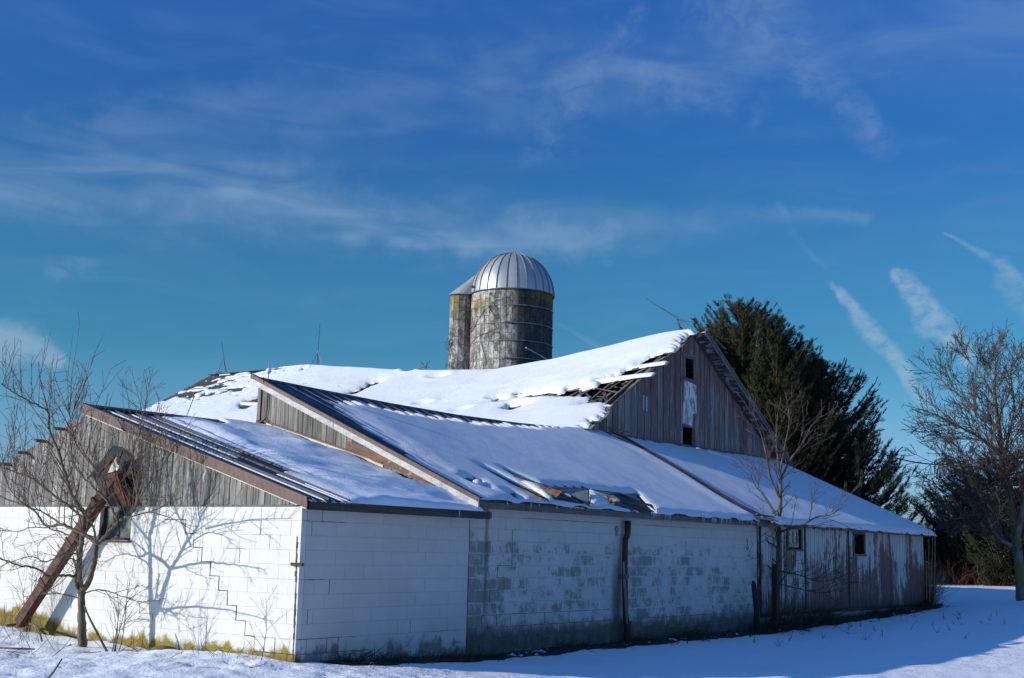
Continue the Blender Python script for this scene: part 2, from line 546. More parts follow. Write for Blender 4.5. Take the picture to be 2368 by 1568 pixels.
def obj(name, me, mat=None, parent=None, label=None, cat=None, group=None, kind=None, smooth=False):
    if isinstance(me, tuple): me = mesh(name, *me)
    o = bpy.data.objects.new(name, me)
    COL.objects.link(o)
    if mat and not me.materials: me.materials.append(MT[mat])
    if smooth: me.polygons.foreach_set('use_smooth', np.ones(len(me.polygons), bool))
    if parent: o.parent = parent
    for k, v in (('label', label), ('category', cat), ('group', group), ('kind', kind)):
        if v: o[k] = v
    return o


def thing(name, label, cat, group=None):
    o = bpy.data.objects.new(name, None)
    o.empty_display_size = .2
    COL.objects.link(o)
    o['label'] = label
    o['category'] = cat
    if group: o['group'] = group
    return o


class MB:
    def __init__(s): s.v = []; s.f = []

    def add(s, v, f):
        n = len(s.v)
        s.v += [tuple(p) for p in v]
        s.f += [tuple(i + n for i in q) for q in f]
        return s

    def box(s, a, b):
        (x0, y0, z0), (x1, y1, z1) = a, b
        return s.add([(x0, y0, z0), (x1, y0, z0), (x1, y1, z0), (x0, y1, z0), (x0, y0, z1), (x1, y0, z1), (x1, y1, z1), (x0, y1, z1)],
                     [(0, 3, 2, 1), (4, 5, 6, 7), (0, 1, 5, 4), (1, 2, 6, 5), (2, 3, 7, 6), (3, 0, 4, 7)])

    def prism(s, poly, d):         # polygon pushed along a vector
        n = len(poly)
        p = [np.array(q, float) for q in poly]
        d = np.array(d, float)
        return s.add(p + [q + d for q in p], [tuple(range(n))[::-1], tuple(range(n, 2 * n))] +
                     [(i, (i + 1) % n, n + (i + 1) % n, n + i) for i in range(n)])

    def bar(s, a, b, w, h, up=(0, 0, 1)):
        a, b = np.array(a, float), np.array(b, float)
        d = b - a
        d /= np.linalg.norm(d)
        u = np.array(up, float)
        r = np.cross(d, u)
        r /= np.linalg.norm(r)
        u = np.cross(r, d)
        q = [a + r * sx * w / 2 + u * sy * h / 2 for sx, sy in ((-1, -1), (1, -1), (1, 1), (-1, 1))]
        return s.prism(q, b - a)

    def tube(s, pts, r, n=6, cap=True):
        pts = np.asarray(pts, float)
        rr = np.full(len(pts), r) if np.isscalar(r) else np.asarray(r)
        v, f = tube_arrays(pts, rr, n)
        s.add(v, [tuple(q) for q in f])
        if cap:
            o = len(s.v) - len(v)
            s.f.append(tuple(o + i for i in range(n))[::-1])
            s.f.append(tuple(o + len(v) - n + i for i in range(n)))
        return s

    def out(s): return (s.v, s.f)


def tube_arrays(pts, rr, n):
    t = np.gradient(pts, axis=0)
    t /= np.linalg.norm(t, axis=1)[:, None] + 1e-9
    ref = np.array([.3, .2, .93]) if abs(t[0][2]) < .9 else np.array([1., .1, 0])
    a = np.cross(t, ref)
    a /= np.linalg.norm(a, axis=1)[:, None] + 1e-9
    b = np.cross(t, a)
    th = np.arange(n) * 2 * math.pi / n
    v = pts[:, None, :] + (a[:, None, :] * np.cos(th)[None, :, None] + b[:, None, :] * np.sin(th)[None, :, None]) * rr[:, None, None]
    m_ = len(pts)
    i = np.arange(m_ - 1)[:, None] * n
    j = np.arange(n)[None, :]
    k = (j + 1) % n
    f = np.stack([i + j, i + k, i + n + k, i + n + j], -1).reshape(-1, 4)
    return v.reshape(-1, 3), f


class TB:
    """many tubes gathered in arrays"""
    def __init__(s): s.V = []; s.F = []; s.n = 0

    def tube(s, pts, rr, n=4):
        v, f = tube_arrays(np.asarray(pts, float), np.asarray(rr, float), n)
        s.V.append(v)
        s.F.append(f + s.n)
        s.n += len(v)

    def out(s): return (np.concatenate(s.V), np.concatenate(s.F))


def interp(x, t):
    xs, ys = zip(*t)
    return np.interp(x, xs, ys)


def sstep(x, a, b):
    t = np.clip((np.asarray(x, float) - a) / (b - a), 0, 1)
    return t * t * (3 - 2 * t)


_lat = rng.random((64, 64, 8))


def vnoise(x, y, k=0):             # periodic value noise on numpy arrays, 0..1
    x = np.asarray(x, float)
    y = np.asarray(y, float)
    i = np.floor(x).astype(int)
    j = np.floor(y).astype(int)
    u = x - i
    v = y - j
    u = u * u * (3 - 2 * u)
    v = v * v * (3 - 2 * v)
    L = _lat[:, :, k % 8]
    a = L[i % 64, j % 64] * (1 - u) + L[(i + 1) % 64, j % 64] * u
    b = L[i % 64, (j + 1) % 64] * (1 - u) + L[(i + 1) % 64, (j + 1) % 64] * u
    return a * (1 - v) + b * v


def fbm(x, y, o=4, k=0):
    s = 0
    a = 1
    t = 0
    for q in range(o):
        s = s + a * vnoise(x * 2 ** q, y * 2 ** q, k + q)
        t += a
        a *= .5
    return s / t


def sdpoly(X, Y, poly):            # signed distance, negative inside
    d = np.full(X.shape, 1e9)
    ins = np.zeros(X.shape, bool)
    n = len(poly)
    for i in range(n):
        ax, ay = poly[i]
        bx, by = poly[(i + 1) % n]
        ex, ey = bx - ax, by - ay
        t = np.clip(((X - ax) * ex + (Y - ay) * ey) / (ex * ex + ey * ey + 1e-12), 0, 1)
        d = np.minimum(d, np.hypot(X - ax - t * ex, Y - ay - t * ey))
        c = ((ay > Y) != (by > Y)) & (X < (bx - ax) * (Y - ay) / (by - ay + 1e-12) + ax)
        ins ^= c
    return np.where(ins, -d, d)


# ------------------------------------------------------------------ ground


def gz(X, Y):
    X = np.asarray(X, float)
    Y = np.asarray(Y, float)
    L = interp(X, [(-.5, .03), (1, -.02), (4, -.10), (9, -.06), (14, -.08), (18.5, -.01), (25, .11), (28, .22), (33, .40), (40, .5), (60, .65)])
    Fr = interp(X, [(-15, -.05), (-4, -.06), (0, -.1), (3, -.2), (8, -.26), (14, -.2), (20, 0), (26, .12), (33, .33), (40, .5), (60, .65)])
    w = sstep(Y, -3.2, -.2)
    a = L * w + Fr * (1 - w)
    fy = interp(Y, [(-4, -.08), (-1, .0), (0, .04), (.6, .10), (2, .10), (2.6, .05), (3.07, .01), (3.6, .06), (4.66, .09), (5.7, .14), (6.7, .23), (9, .3), (30, .3)])
    wl = sstep(X, -4.5, -.4)
    b = fy * wl + (-.05) * (1 - wl)
    k = sstep(X, .35, -.35)
    z = a * (1 - k) + b * k
    far = sstep(np.hypot(X - 10, Y), 45, 120)
    z = z * (1 - far) + .75 * far
    return z


def ground_full(X, Y):
    z = gz(X, Y)
    near = sstep(np.hypot(X - 5, Y + 2), 60, 30)
    z = z + near * ((fbm(X * .45, Y * .45, 3, 1) - .5) * .07 + (fbm(X * 1.7, Y * 1.7, 3, 2) - .5) * .03 + (fbm(X * 1.1 + Y * .5, Y * 4.5 - X * 1.2, 3, 6) - .5) * .022)
    rough = sstep(X, 1.2, -.6) * sstep(X, -5.5, -3.5)
    z = z + rough * ((fbm(X * 3.3, Y * 3.3, 3, 3) - .5) * .06)
    pits = (fbm(X * 5.5, Y * 5.5, 2, 4))
    z = z - sstep(pits, .66, .76) * .03 * sstep(X, 1.6, .0) * near
    # crusty ridge where the snow meets the bare strip below the long wall
    return z


# tracks: short lines of prints near the foreground
prints = []
for (x0, y0), (x1, y1), n_ in (((30, 1555), (420, 1520), 17), ((150, 1500), (600, 1550), 18), ((560, 1545), (700, 1552), 8), ((1020, 1538), (1180, 1560), 8), ((0, 1480), (200, 1452), 8), ((780, 1558), (1300, 1550), 12)):
    for q in range(n_):
        t = (q + rng.random() * .5) / n_
        p = onz(x0 + (x1 - x0) * t, y0 + (y1 - y0) * t + rng.normal() * 3, 0.)
        prints.append((p[0] + rng.normal() * .04, p[1] + rng.normal() * .04, .035 + rng.random() * .04))

xs = np.concatenate([-np.geomspace(3000, 18, 22), np.arange(-16, 8, .09), np.arange(8, 40, .16), np.geomspace(41, 4000, 46)])
ys = np.concatenate([-np.geomspace(3000, 16, 22), np.arange(-14, -7, .12), np.arange(-7, 8, .09), np.geomspace(8.3, 4000, 60)])
GX, GY = np.meshgrid(xs, ys, indexing='ij')
GZ = ground_full(GX, GY)
for (px, py, pr) in prints:
    r2 = ((GX - px) ** 2 + (GY - py) ** 2) / (pr * 1.3) ** 2
    GZ -= .045 * np.exp(-r2)
    GZ += .012 * np.exp(-(np.sqrt(r2) - 1.8) ** 2 * 3)
# bare hollow right below the long wall
strip = sstep(GY + (fbm(GX * 1.6, GX * 0, 3, 2) - .5) * .35, -.62, -.40) * sstep(GY, 1.2, .5) * sstep(GX, .4, 1.4) * sstep(GX, 27.5, 26.6)
GZ -= strip * .14
nx, ny = GX.shape
idx = np.arange(nx * ny).reshape(nx, ny)
gf = np.stack([idx[:-1, :-1], idx[1:, :-1], idx[1:, 1:], idx[:-1, 1:]], -1).reshape(-1, 4)
ground = obj('snow_ground', (np.stack([GX, GY, GZ], -1).reshape(-1, 3), gf), 'ground_snow_mat', kind='structure', smooth=True)

# ------------------------------------------------------------------ dimensions
S1, S2, S3, TB_, SB = 3.854, 14.925, 26.9, 5.07, 21.45
A_EV, A_RY, A_RZ = 2.25, 4.80, 3.76     # shed: eave z at Y=-.3, ridge Y, ridge z
B_EV = 2.42
HB = .203


def zA(X, Y):
    Y = np.asarray(Y, float)
    return np.where(Y < A_RY, A_EV + (Y + .3) * (A_RZ - A_EV) / (A_RY + .3), A_RZ - (Y - A_RY) * .37)


B_RIDGE = [(3.5, 4.72), (5.4, 4.67), (7.5, 4.62), (9.9, 4.60), (12.3, 4.64), (15, 4.74), (27.2, 4.80)]
B_EAVE = [(3.5, 2.42), (15, 2.42), (20, 2.43), (27.2, 2.40)]


def zB(X, Y):
    r = interp(X, B_RIDGE)
    e = interp(X, B_EAVE)
    Y = np.asarray(Y, float)
    return np.where(Y < TB_, e + (Y + .3) * (r - e) / (TB_ + .3), r - (Y - TB_) * .40)


def ray_surface(x, y, zf, h=0.):   # intersection with a roof height function
    d = ray(x, y)
    lo, hi = 8., 80.
    prev = None
    for t in np.linspace(10, 75, 260):
        p = CAM + d * t
        s = p[2] - (float(zf(p[0], p[1])) + h)
        if prev is not None and s <= 0 < prev[1] or (prev is not None and s >= 0 > prev[1]):
            a, b = prev[0], t
            sa = prev[1]
            for _ in range(30):
                c = (a + b) / 2
                q = CAM + d * c
                sc_ = q[2] - (float(zf(q[0], q[1])) + h)
                if (sc_ > 0) == (sa > 0): a = c
                else: b = c
            return CAM + d * ((a + b) / 2)
        prev = (t, s)
    return onz(x, y, 3.)


def onB(x, y, h=0.):               # point on the tilted plane of the long roof (h above it)
    n = np.array([0, -(4.66 - 2.42) / 5.37, 1.])
    return onpl(x, y, n, (9, -.3, 2.42 + h))


def onA(x, y, h=0.):
    n = np.array([0, -(A_RZ - A_EV) / 5.1, 1.])
    return onpl(x, y, n, (0, -.3, A_EV + h))


# ------------------------------------------------------------------ block walls
_blk = {}



def block_mesh(w, h, d, key):
    """a block w wide, h tall, front face at -d/2 .. along local X, facing -Y, edges chamfered"""
    k = (round(w, 3), round(h, 3), key)
    if k in _blk: return _blk[k]
    c = .003 if key == 'block_peeling' else .0018
    v = [(0, d, 0), (w, d, 0), (w, d, h), (0, d, h), (0, c, 0), (w, c, 0), (w, c, h), (0, c, h),
         (c, 0, c), (w - c, 0, c), (w - c, 0, h - c), (c, 0, h - c)]
    f = [(8, 9, 10, 11), (4, 5, 9, 8), (5, 6, 10, 9), (6, 7, 11, 10), (7, 4, 8, 11), (0, 1, 5, 4), (1, 2, 6, 5), (2, 3, 7, 6), (3, 0, 4, 7)]
    me = mesh('block', v, f)
    me.materials.append(MT[key])
    _blk[k] = me
    return me


def block_wall(parent, side, a0, a1, z0, z1, key, holes=(), limit=290, score=None):
    """side 'y': wall in plane Y=0 running along X; side 'x': plane X=0 running along Y"""
    gap = .003 if key == 'block_peeling' else .0018
    BW = .406
    items = []
    row = 0
    zt = z1
    while zt > z0 + .02:
        zb = max(zt - HB, z0)
        off = 0 if row % 2 == 0 else BW / 2
        a = a0 - off
        while a < a1 - .01:
            s, e = max(a, a0), min(a + BW, a1)
            a += BW
            if e - s < .04: continue
            segs = [(s, e)]
            for (h0, h1, hz0, hz1) in holes:
                if zb < hz1 - .05 and zt > hz0 + .05:
                    ns = []
                    for (p, q) in segs:
                        if q <= h0 or p >= h1: ns.append((p, q)); continue
                        if p < h0 - .02: ns.append((p, h0))
                        if q > h1 + .02: ns.append((h1, q))
                    segs = ns
            for (p, q) in segs:
                if q - p > .05: items.append((p, q, zb, zt))
        zt -= HB
        row += 1
    items.sort(key=lambda t: score(t) if score else t[0])
    rest = MB()
    for i, (p, q, zb, zt) in enumerate(items):
        w, h = q - p - gap, zt - zb - gap
        pr = random.uniform(-.0025, .0025)
        me = block_mesh(w, h, .10, key)
        if side == 'y':
            loc, rz = (p + gap / 2, pr, zb + gap / 2), 0
        else:                      # local X runs towards -Y, local -Y faces -X
            loc, rz = (pr, q - gap / 2, zb + gap / 2), -math.pi / 2
        if i < limit:
            o = bpy.data.objects.new('block', me)
            COL.objects.link(o)
            o.parent = parent
            o.location = loc
            o.rotation_euler = (0, 0, rz)
        else:
            vs = []
            for c in me.vertices:
                if side == 'y': vs.append((loc[0] + c.co.x, loc[1] + c.co.y, loc[2] + c.co.z))
                else: vs.append((loc[0] + c.co.y, loc[1] - c.co.x, loc[2] + c.co.z))
            rest.add(vs, [tuple(pp.vertices) for pp in me.polygons])
    if rest.v: obj('far_blocks', rest.out(), key, parent, kind='stuff')


shed = thing('block_shed', 'low gabled shed of whitewashed blocks with brown roof edge and cracked corner', 'shed')
wing = thing('long_block_wing', 'long wing of patchy whitewashed blocks with bent roof sheets and rusty drain pipe', 'outbuilding')
lean = thing('wooden_lean_to', 'low lean-to with peeling white siding and two small windows below barn gable', 'lean-to')
barn = thing('old_barn', 'big weathered barn with sagging snowy roof broken open beside its red-grey board gable', 'barn')

WIN_A = (3.72, 4.49, 1.64, 2.165)
block_wall(shed, 'y', 0.104, S1, -.25, 2.17, 'block_white', limit=105)
block_wall(shed, 'x', 0., 8.0, -.25, 2.17, 'block_white_moss', holes=[WIN_A], limit=190, score=lambda t: t[1] + (5 if t[3] < 0 else 0))
mb = MB()
mb.box((.0095, WIN_A[1], -.4), (.2, 9.6, 2.168)).box((.0095, .0095, -.4), (.2, WIN_A[0], 2.168))
mb.box((.0095, WIN_A[0], -.4), (.2, WIN_A[1], WIN_A[2]))
mb.box((.2, .0095, -.4), (S1, .19, 2.168))
obj('mortar_bed', mb.out(), 'mortar', shed)
mb = MB().box((.003, 8.0, -.3), (.009, 9.6, 2.17))
obj('hidden_wall', mb.out(), 'mortar', shed)

block_wall(wing, 'y', S1 + .004, S2, -.35, 2.38, 'block_peeling', limit=292, score=lambda t: (10 if t[3] < .0 else 0) + t[0] * .01)
obj('mortar_bed', MB().box((S1, .0095, -.5), (S2, .19, 2.376)).out(), 'mortar', wing)
obj('end_wall', MB().box((S2 - .19, .191, -.5), (S2, 5., 2.38)).out(), 'mortar', wing)


def crack(parent, pts, w, name='crack', off=(0, 0, 0)):
    """dark open joint: short thin slabs following the block joints"""
    mb = MB()
    for a, b in zip(pts, pts[1:]):
        a = np.array(a, float)
        b = np.array(b, float)
        n_ = max(1, int(np.linalg.norm(b - a) / .07))
        for i in range(n_):
            p = a + (b - a) * i / n_
            q = a + (b - a) * (i + 1.03) / n_
            ww = w * random.uniform(.45, 1.25)
            lo = np.minimum(p, q)
            hi = np.maximum(p, q)
            jit = random.uniform(-.15, .15) * w
            if abs(a[2] - b[2]) > 1e-4:
                if abs(a[0] - b[0]) < 1e-6 and off[0]: lo[1] -= ww / 2 + jit; hi[1] += ww / 2 - jit
                else: lo[0] -= ww / 2 + jit; hi[0] += ww / 2 - jit
            else: lo[2] -= ww / 2; hi[2] += ww / 2
            if off[0]: lo[0], hi[0] = -.0045, .004
            else: lo[1], hi[1] = -.0045, .004
            mb.box(lo, hi)
    return obj(name, mb.out(), 'crack_dark', parent)


# stair-step crack in the gable wall, following the joints
pts = []
y_, z_ = 2.436, 2.17 - HB
pts.append((0, 2.92, z_))
k = 0
while z_ > .2:
    pts.append((0, y_, z_))
    z_ -= HB
    pts.append((0, y_, z_))
    y_ -= .203
    k += 1
    if y_ < .25: break
pts.append((0, .02, z_))
crack(shed, pts, .013, off=(1, 0, 0))
for ya, zr, dn in ((.812, 1, 1), (1.218, 3, 1), (.61, 2, 1), (3.05, 8, 1), (5.08, 7, 1), (1.83, 8, 1), (.406, 9, 1)):
    z0_ = 2.17 - HB * zr
    crack(shed, [(0, ya + .35, z0_), (0, ya, z0_), (0, ya, z0_ - HB)], .005, off=(1, 0, 0))
# the split at the very corner
crack(shed, [(0, .07, 1.75), (0, .06, 1.35), (0, .045, .9), (0, .035, .35), (0, .03, .0)], .035, name='corner_split', off=(1, 0, 0))
for xa, zr, ln in ((0, 1, .9), (0, 5, .5), (0, 9, 1.3), (0, 10, 1.5), (.8, 10, .4), (2.8, 9, .8)):
    z0_ = 2.17 - HB * zr
    crack(shed, [(xa + .003, 0, z0_), (xa + ln, 0, z0_)], .006)
for xa, zr in ((.406, 0), (.203, 1), (.203, 7), (.203, 9), (.609, 9), (.812, 10), (2.43, 8), (.61, 5)):
    z0_ = 2.17 - HB * zr
    crack(shed, [(xa, 0, z0_), (xa, 0, z0_ - HB)], .006)
crack(wing, [(S1 + .004, 0, 2.1), (S1 + .004, 0, -.1)], .012, name='wall_joint')
# cracks in the long wall
z0_ = 2.38
for path in ([(5.07, 2), (5.07, 5), (4.66, 5), (4.66, 6), (4.86, 6), (4.86, 7), (4.46, 7), (4.46, 8.0)], [(4.26, 9), (8.3, 9)], [(3.86, 10), (8.6, 10)],
             [(9.2, 10), (14.6, 10)], [(11.2, 3), (11.4, 3), (11.4, 2.4)], [(5.3, 1), (8.3, 1)], [(12.4, 6), (12.9, 6)], [(9.6, 1), (11.7, 1)]):
    crack(wing, [(a, 0, z0_ - HB * b) for a, b in path], .0075)
for xa in (4.26, 4.67, 5.07, 5.5, 6.1, 6.9, 7.7):
    crack(wing, [(xa, 0, z0_ - HB * 9), (xa, 0, z0_ - HB * 10)], .006)

# iron bar sticking out at the corner
p = onx(683, 1305, -.02)
obj('iron_bracket', MB().box((-.05, -.09, p[2] - .022), (-.006, .13, p[2] + .022)).out(), 'dark_rust', shed)

# shed window in the gable wall
wn = MB()
y0, y1, z0, z1 = WIN_A
wn.box((-.012, y1 - .09, z0), (.09, y1, z1)).box((.012, y0, z0), (.07, y0 + .03, z1)).box((.012, y0 + .03, z0), (.07, y1 - .09, z0 + .035)).box((.03, y0 + .32, z0 + .035), (.05, y0 + .345, z1))
wf = obj('window', wn.out(), 'post_wood', shed)
obj('pane', MB().box((.04, y0 + .03, z0 + .036), (.046, y0 + .319, z1)).out(), 'window_glass', wf)
obj('pane', MB().box((.041, y0 + .346, z0 + .036), (.047, y1 - .091, z1)).out(), 'window_glass', wf)
obj('sill', MB().box((-.03, y0 - .03, z0 - .03), (-.004, y1 + .03, z0 - .004)).out(), 'rust', wf)
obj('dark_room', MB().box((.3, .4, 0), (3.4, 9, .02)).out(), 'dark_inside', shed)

# ------------------------------------------------------------------ boards on gables


def board_x(X, y0, y1, zb, z0, z1, th, mat, parent, name='board', lean_=0.):
    """vertical board in a plane X=const between y0..y1, tops z0 (at y0) and z1 (at y1), facing -X"""
    g_ = .004
    y0 += g_
    y1 -= g_
    jx = random.uniform(0, .008)
    v = [(X - th - jx, y0, zb), (X - jx, y0, zb), (X - jx, y1, zb), (X - th - jx, y1, zb),
         (X - th - jx, y0 + lean_, z0), (X - jx, y0 + lean_, z0), (X - jx, y1 + lean_, z1), (X - th - jx, y1 + lean_, z1)]
    f = [(0, 3, 2, 1), (4, 5, 6, 7), (0, 1, 5, 4), (1, 2, 6, 5), (2, 3, 7, 6), (3, 0, 4, 7)]
    return obj(name, (v, f), mat, parent)


# shed gable: grey weathered boards above the blocks, with gaps showing dark behind
OPEN_Y = (3.86, 4.32)                # boards missing behind the feed hood
y = -.02
while y < 9.6:
    w = random.choice((.095, .11, .12, .13, .14))
    zb = 2.174 + random.uniform(-.004, .004)
    t0, t1 = float(zA(0, y)), float(zA(0, y + w))
    off = .03 if y < A_RY else -.02 + random.uniform(-.02, .02)
    if OPEN_Y[0] < y + w / 2 < OPEN_Y[1]: zb = 3.02 + random.uniform(-.05, .05)
    if min(t0, t1) - off > zb + .03:
        board_x(-.004, y, y + w, zb, t0 - off, t1 - off, .022, 'gable_board_a', shed, lean_=random.uniform(-.006, .006))
    y += w + random.uniform(.001, .006)
v = [(.03, -.02, 2.17), (.03, 9.6, 2.17), (.03, 9.6, 2.0), (.03, A_RY, 3.70), (.03, -.02, 2.25)]
obj('gable_lining', MB().prism([(.004, .0, 2.17), (.004, 3.8, 2.17), (.004, 3.8, 3.40), (.004, 0, 2.27)], (.02, 0, 0)).prism([(.004, 4.36, 2.17), (.004, 9.3, 2.17), (.004, A_RY, 3.70), (.004, 4.36, 3.55)], (.02, 0, 0)).out(), 'dark_inside', shed)
obj('plate_beam', MB().box((-.035, -.04, 2.172), (-.029, 8.0, 2.19)).out(), 'grey_board', shed)

# rafters / purlin ends sticking out on the bare left slope
for (yy) in (5.55, 6.05, 6.55, 7.05, 7.6):
    z = float(zA(0, yy))
    obj('purlin', MB().bar((-.26, yy, z - .045), (S1 - .2, yy, z - .045), .08, .035, (0, -.37, 1)).out(), 'rafter_wood', shed)
obj('bare_sheathing', MB().prism([(.0, 4.86, zA(0, 4.86) - .09), (.0, 9.6, zA(0, 9.6) - .09), (S1, 9.6, zA(0, 9.6) - .09), (S1, 4.86, zA(0, 4.86) - .09)], (0, 0, .02)).out(), 'deck_board', shed)

# shed roof: ribbed metal panels, one object each
PW = .4
x = -.22
while x < S1 - .01:
    x1 = min(x + PW, S1 - .004)
    mb = MB()
    cols = [(x, 0), (x + .012, .032), (x + .040, .032), (x + .052, 0), (x + .19, 0), (x + .197, .008), (x + .213, .008), (x + .22, 0), (x1 - .001, 0)]
    cols = [c for c in cols if c[0] <= x1]
    ysr = [-.32, A_RY]
    vv = [(cx, yy, float(zA(0, min(yy, A_RY - 1e-4))) + ch + .012) for yy in ysr for cx, ch in cols]
    vv += [(a, b, c - .01) for a, b, c in vv]
    n_ = len(cols)
    ff = [(i, i + 1, n_ + i + 1, n_ + i) for i in range(n_ - 1)] + [(2 * n_ + i, 3 * n_ + i, 3 * n_ + i + 1, 2 * n_ + i + 1) for i in range(n_ - 1)]
    ff += [(i, 2 * n_ + i, 2 * n_ + i + 1, i + 1) for i in range(n_ - 1)] + [(0, n_, 3 * n_, 2 * n_), (n_ - 1, 3 * n_ - 1, 4 * n_ - 1, 2 * n_ - 1)]
    obj('roof_panel', (vv, ff), 'dark_roof_metal', shed)
    x += PW
# ridge cap and rake trims
obj('ridge_cap', MB().bar((-.25, A_RY - .06, A_RZ + .015), (2.7, A_RY - .06, A_RZ + .025), .22, .03, (0, -.28, 1)).out(), 'dark_roof_metal', shed)
sA = (A_RZ - A_EV) / 5.1
ra = np.array([0, 5.1, A_RZ - A_EV])
mb = MB()
for t0, t1, dz_ in ((-.005, .42, 0), (.421, .80, -.006), (.801, 1.015, .004)):
    a = np.array([-.245, -.3, A_EV]) + ra * t0
    b = np.array([-.245, -.3, A_EV]) + ra * t1
    mb.prism([a + (0, 0, .03 + dz_), a + (0, 0, -.115 + dz_), b + (0, 0, -.115 + dz_), b + (0, 0, .03 + dz_)], (.02, 0, 0))
    mb.prism([a + (-.012, 0, .045 + dz_), a + (-.012, 0, .012 + dz_), b + (-.012, 0, .012 + dz_), b + (-.012, 0, .045 + dz_)], (.10, 0, 0))
obj('rake_trim', mb.out(), 'brown_trim', shed)
a = np.array([-.20, -.3, A_EV])
obj('rake_board', MB().prism([a + (0, 0, -.02), a + (0, 0, -.14), a + ra + (0, 0, -.14), a + ra + (0, 0, -.02)], (.03, 0, 0)).out(), 'white_trim', shed)
obj('fascia', MB().box((-.2, -.30, 2.115), (4.02, -.27, 2.245)).box((-.2, -.269, 2.16), (4.0, -.03, 2.178)).out(), 'dark_fascia', shed)
obj('fascia_end', MB().box((4.021, -.30, 2.14), (4.06, .0, 2.235)).out(), 'grey_fascia', shed)

# ------------------------------------------------------------------ wing gable above the shed roof
y = .25
while y < TB_ - .06:
    w = random.choice((.10, .115, .125, .135))
    zb0 = float(zA(0, min(y + w / 2, A_RY - .001))) + (.07 if y > 1.9 else .07)
    t0, t1 = float(zB(S1, y)) - .07, float(zB(S1, y + w)) - .07
    if t0 > zb0 + .02:
        board_x(S1 - .005, y, min(y + w, TB_ - .03), zb0, t0, t1, .022, 'grey_board', wing)
    y += w + random.uniform(.001, .005)
obj('gable_lining', MB().prism([(S1, .0, 2.36), (S1, TB_, zA(0, A_RY - .01) - .1), (S1, TB_, 4.62), (S1, 0, 2.44)], (.02, 0, 0)).out(), 'dark_inside', wing)
obj('corner_board', MB().box((S1 - .05, TB_ - .03, 3.6), (S1 + .02, TB_ + .05, 4.66)).out(), 'grey_board', wing)
# pale flashing and rusted sheet along the foot of the gable
base = lambda yy, h: np.array([S1 - .03, yy, float(zA(0, min(yy, A_RY - .001))) + h])
obj('pale_flashing', MB().prism([base(1.9, .02), base(4.95, .02), base(4.95, .15), base(1.9, .15)], (-.012, 0, 0)).out(), 'pale_flashing', wing)
mb = MB()
mb.prism([base(1.9, .155), base(4.95, .155), base(4.95, .185), base(1.9, .185)], (-.05, 0, 0))
obj('flashing_lip', mb.out(), 'rusty_patchy', wing)
mb = MB()
rs = [(860, 812), (980, 850), (1200, 950), (1350, 1010), (1540, 1110), (1650, 1168), (1650, 1226), (1400, 1112), (1080, 985), (1075, 965), (855, 880)]
mb.prism([onx(578.1 + .2581 * a_, 809.4 + .2581 * b_, S1 - .045) for a_, b_ in rs], (-.008, 0, 0))
for l0, l1 in (((855, 868), (1650, 1215)), ((858, 846), (1600, 1165))):
    mb.bar(onx(578.1 + .2581 * l0[0], 809.4 + .2581 * l0[1], S1 - .06), onx(578.1 + .2581 * l1[0], 809.4 + .2581 * l1[1], S1 - .06), .02, .012)
obj('rusty_sheet', mb.out(), 'rusty_patchy', wing)
obj('pale_strip', MB().prism([base(-.2, .01), base(.94, .01), base(.94, .08), base(-.2, .04)], (-.02, 0, 0)).out(), 'pale_flashing', wing)
obj('rusty_elbow', MB().bar((S1 - .06, 4.98, 3.93), (S1 - .06, 5.02, 3.72), .14, .12, (1, 0, 0)).out(), 'rust', wing)
# rake boards of the wing
e0 = np.array([S1 - .25, -.3, 2.42])
rr_ = np.array([0, 5.37, 2.30])
q = lambda t, h, x_=0.: e0 + rr_ * t + np.array([x_, 0, h])
obj('rake_board', MB().prism([q(-.01, -.005), q(-.01, -.12), q(.60, -.12), q(.60, -.005)], (.03, 0, 0)).prism([q(.603, -.004), q(.603, -.118), q(1.0, -.118), q(1.0, -.004)], (.03, 0, 0)).out(), 'white_trim', wing)
obj('rake_trim', MB().prism([q(-.015, .055, -.012), q(-.015, -.012, -.012), q(1.01, -.012, -.012), q(1.01, .055, -.012)], (.012, 0, 0)).prism([q(-.015, .066, -.012), q(-.015, .056, -.012), q(1.01, .056, -.012), q(1.01, .066, -.012)], (.10, 0, 0)).out(), 'brown_trim', wing)
for i in range(34):
    t = (i + .5) / 34
    p = q(t, .02, -.018)
    obj('screw', MB().box(p - .0045, p + .0045).out(), 'galvanised', wing)
obj('lookout', MB().box((S1 - .22, -.27, 2.33), (S1 - .006, -.2, 2.37)).out(), 'grey_fascia', wing)

# wing roof panels
cav = [onB(a, b) for a, b in ((1362, 1142), (1485, 1160), (1515, 1182), (1380, 1168))]
x = S1 - .24
i = 0
while x < S2 + .7:
    x1 = x + .373
    cut = 8.75 < x + .18 < 11.3
    ysr = np.linspace(.95 if cut else -.33, TB_, 4)
    cols = [(x, 0), (x + .014, .034), (x + .044, .034), (x + .058, 0), (x + .18, 0), (x + .188, .01), (x + .205, .01), (x + .213, 0), (x1 - .001, 0)]
    vv = [(cx, yy, float(zB(cx, min(yy, TB_ - 1e-4))) + ch + .012) for yy in ysr for cx, ch in cols]
    n_ = len(cols)
    m_ = len(ysr)
    vv += [(a, b, c - .01) for a, b, c in vv]
    o_ = n_ * m_
    ff = []
    for j in range(m_ - 1):
        for k in range(n_ - 1):
            a = j * n_ + k
            ff += [(a, a + 1, a + n_ + 1, a + n_), (o_ + a, o_ + a + n_, o_ + a + n_ + 1, o_ + a + 1)]
    ff += [(k, o_ + k, o_ + k + 1, k + 1) for k in range(n_ - 1)]
    obj('roof_panel', (vv, ff), 'blue_roof_metal', wing)
    # upturned rib end at the ridge
    x = x1
    i += 1
mb = MB()
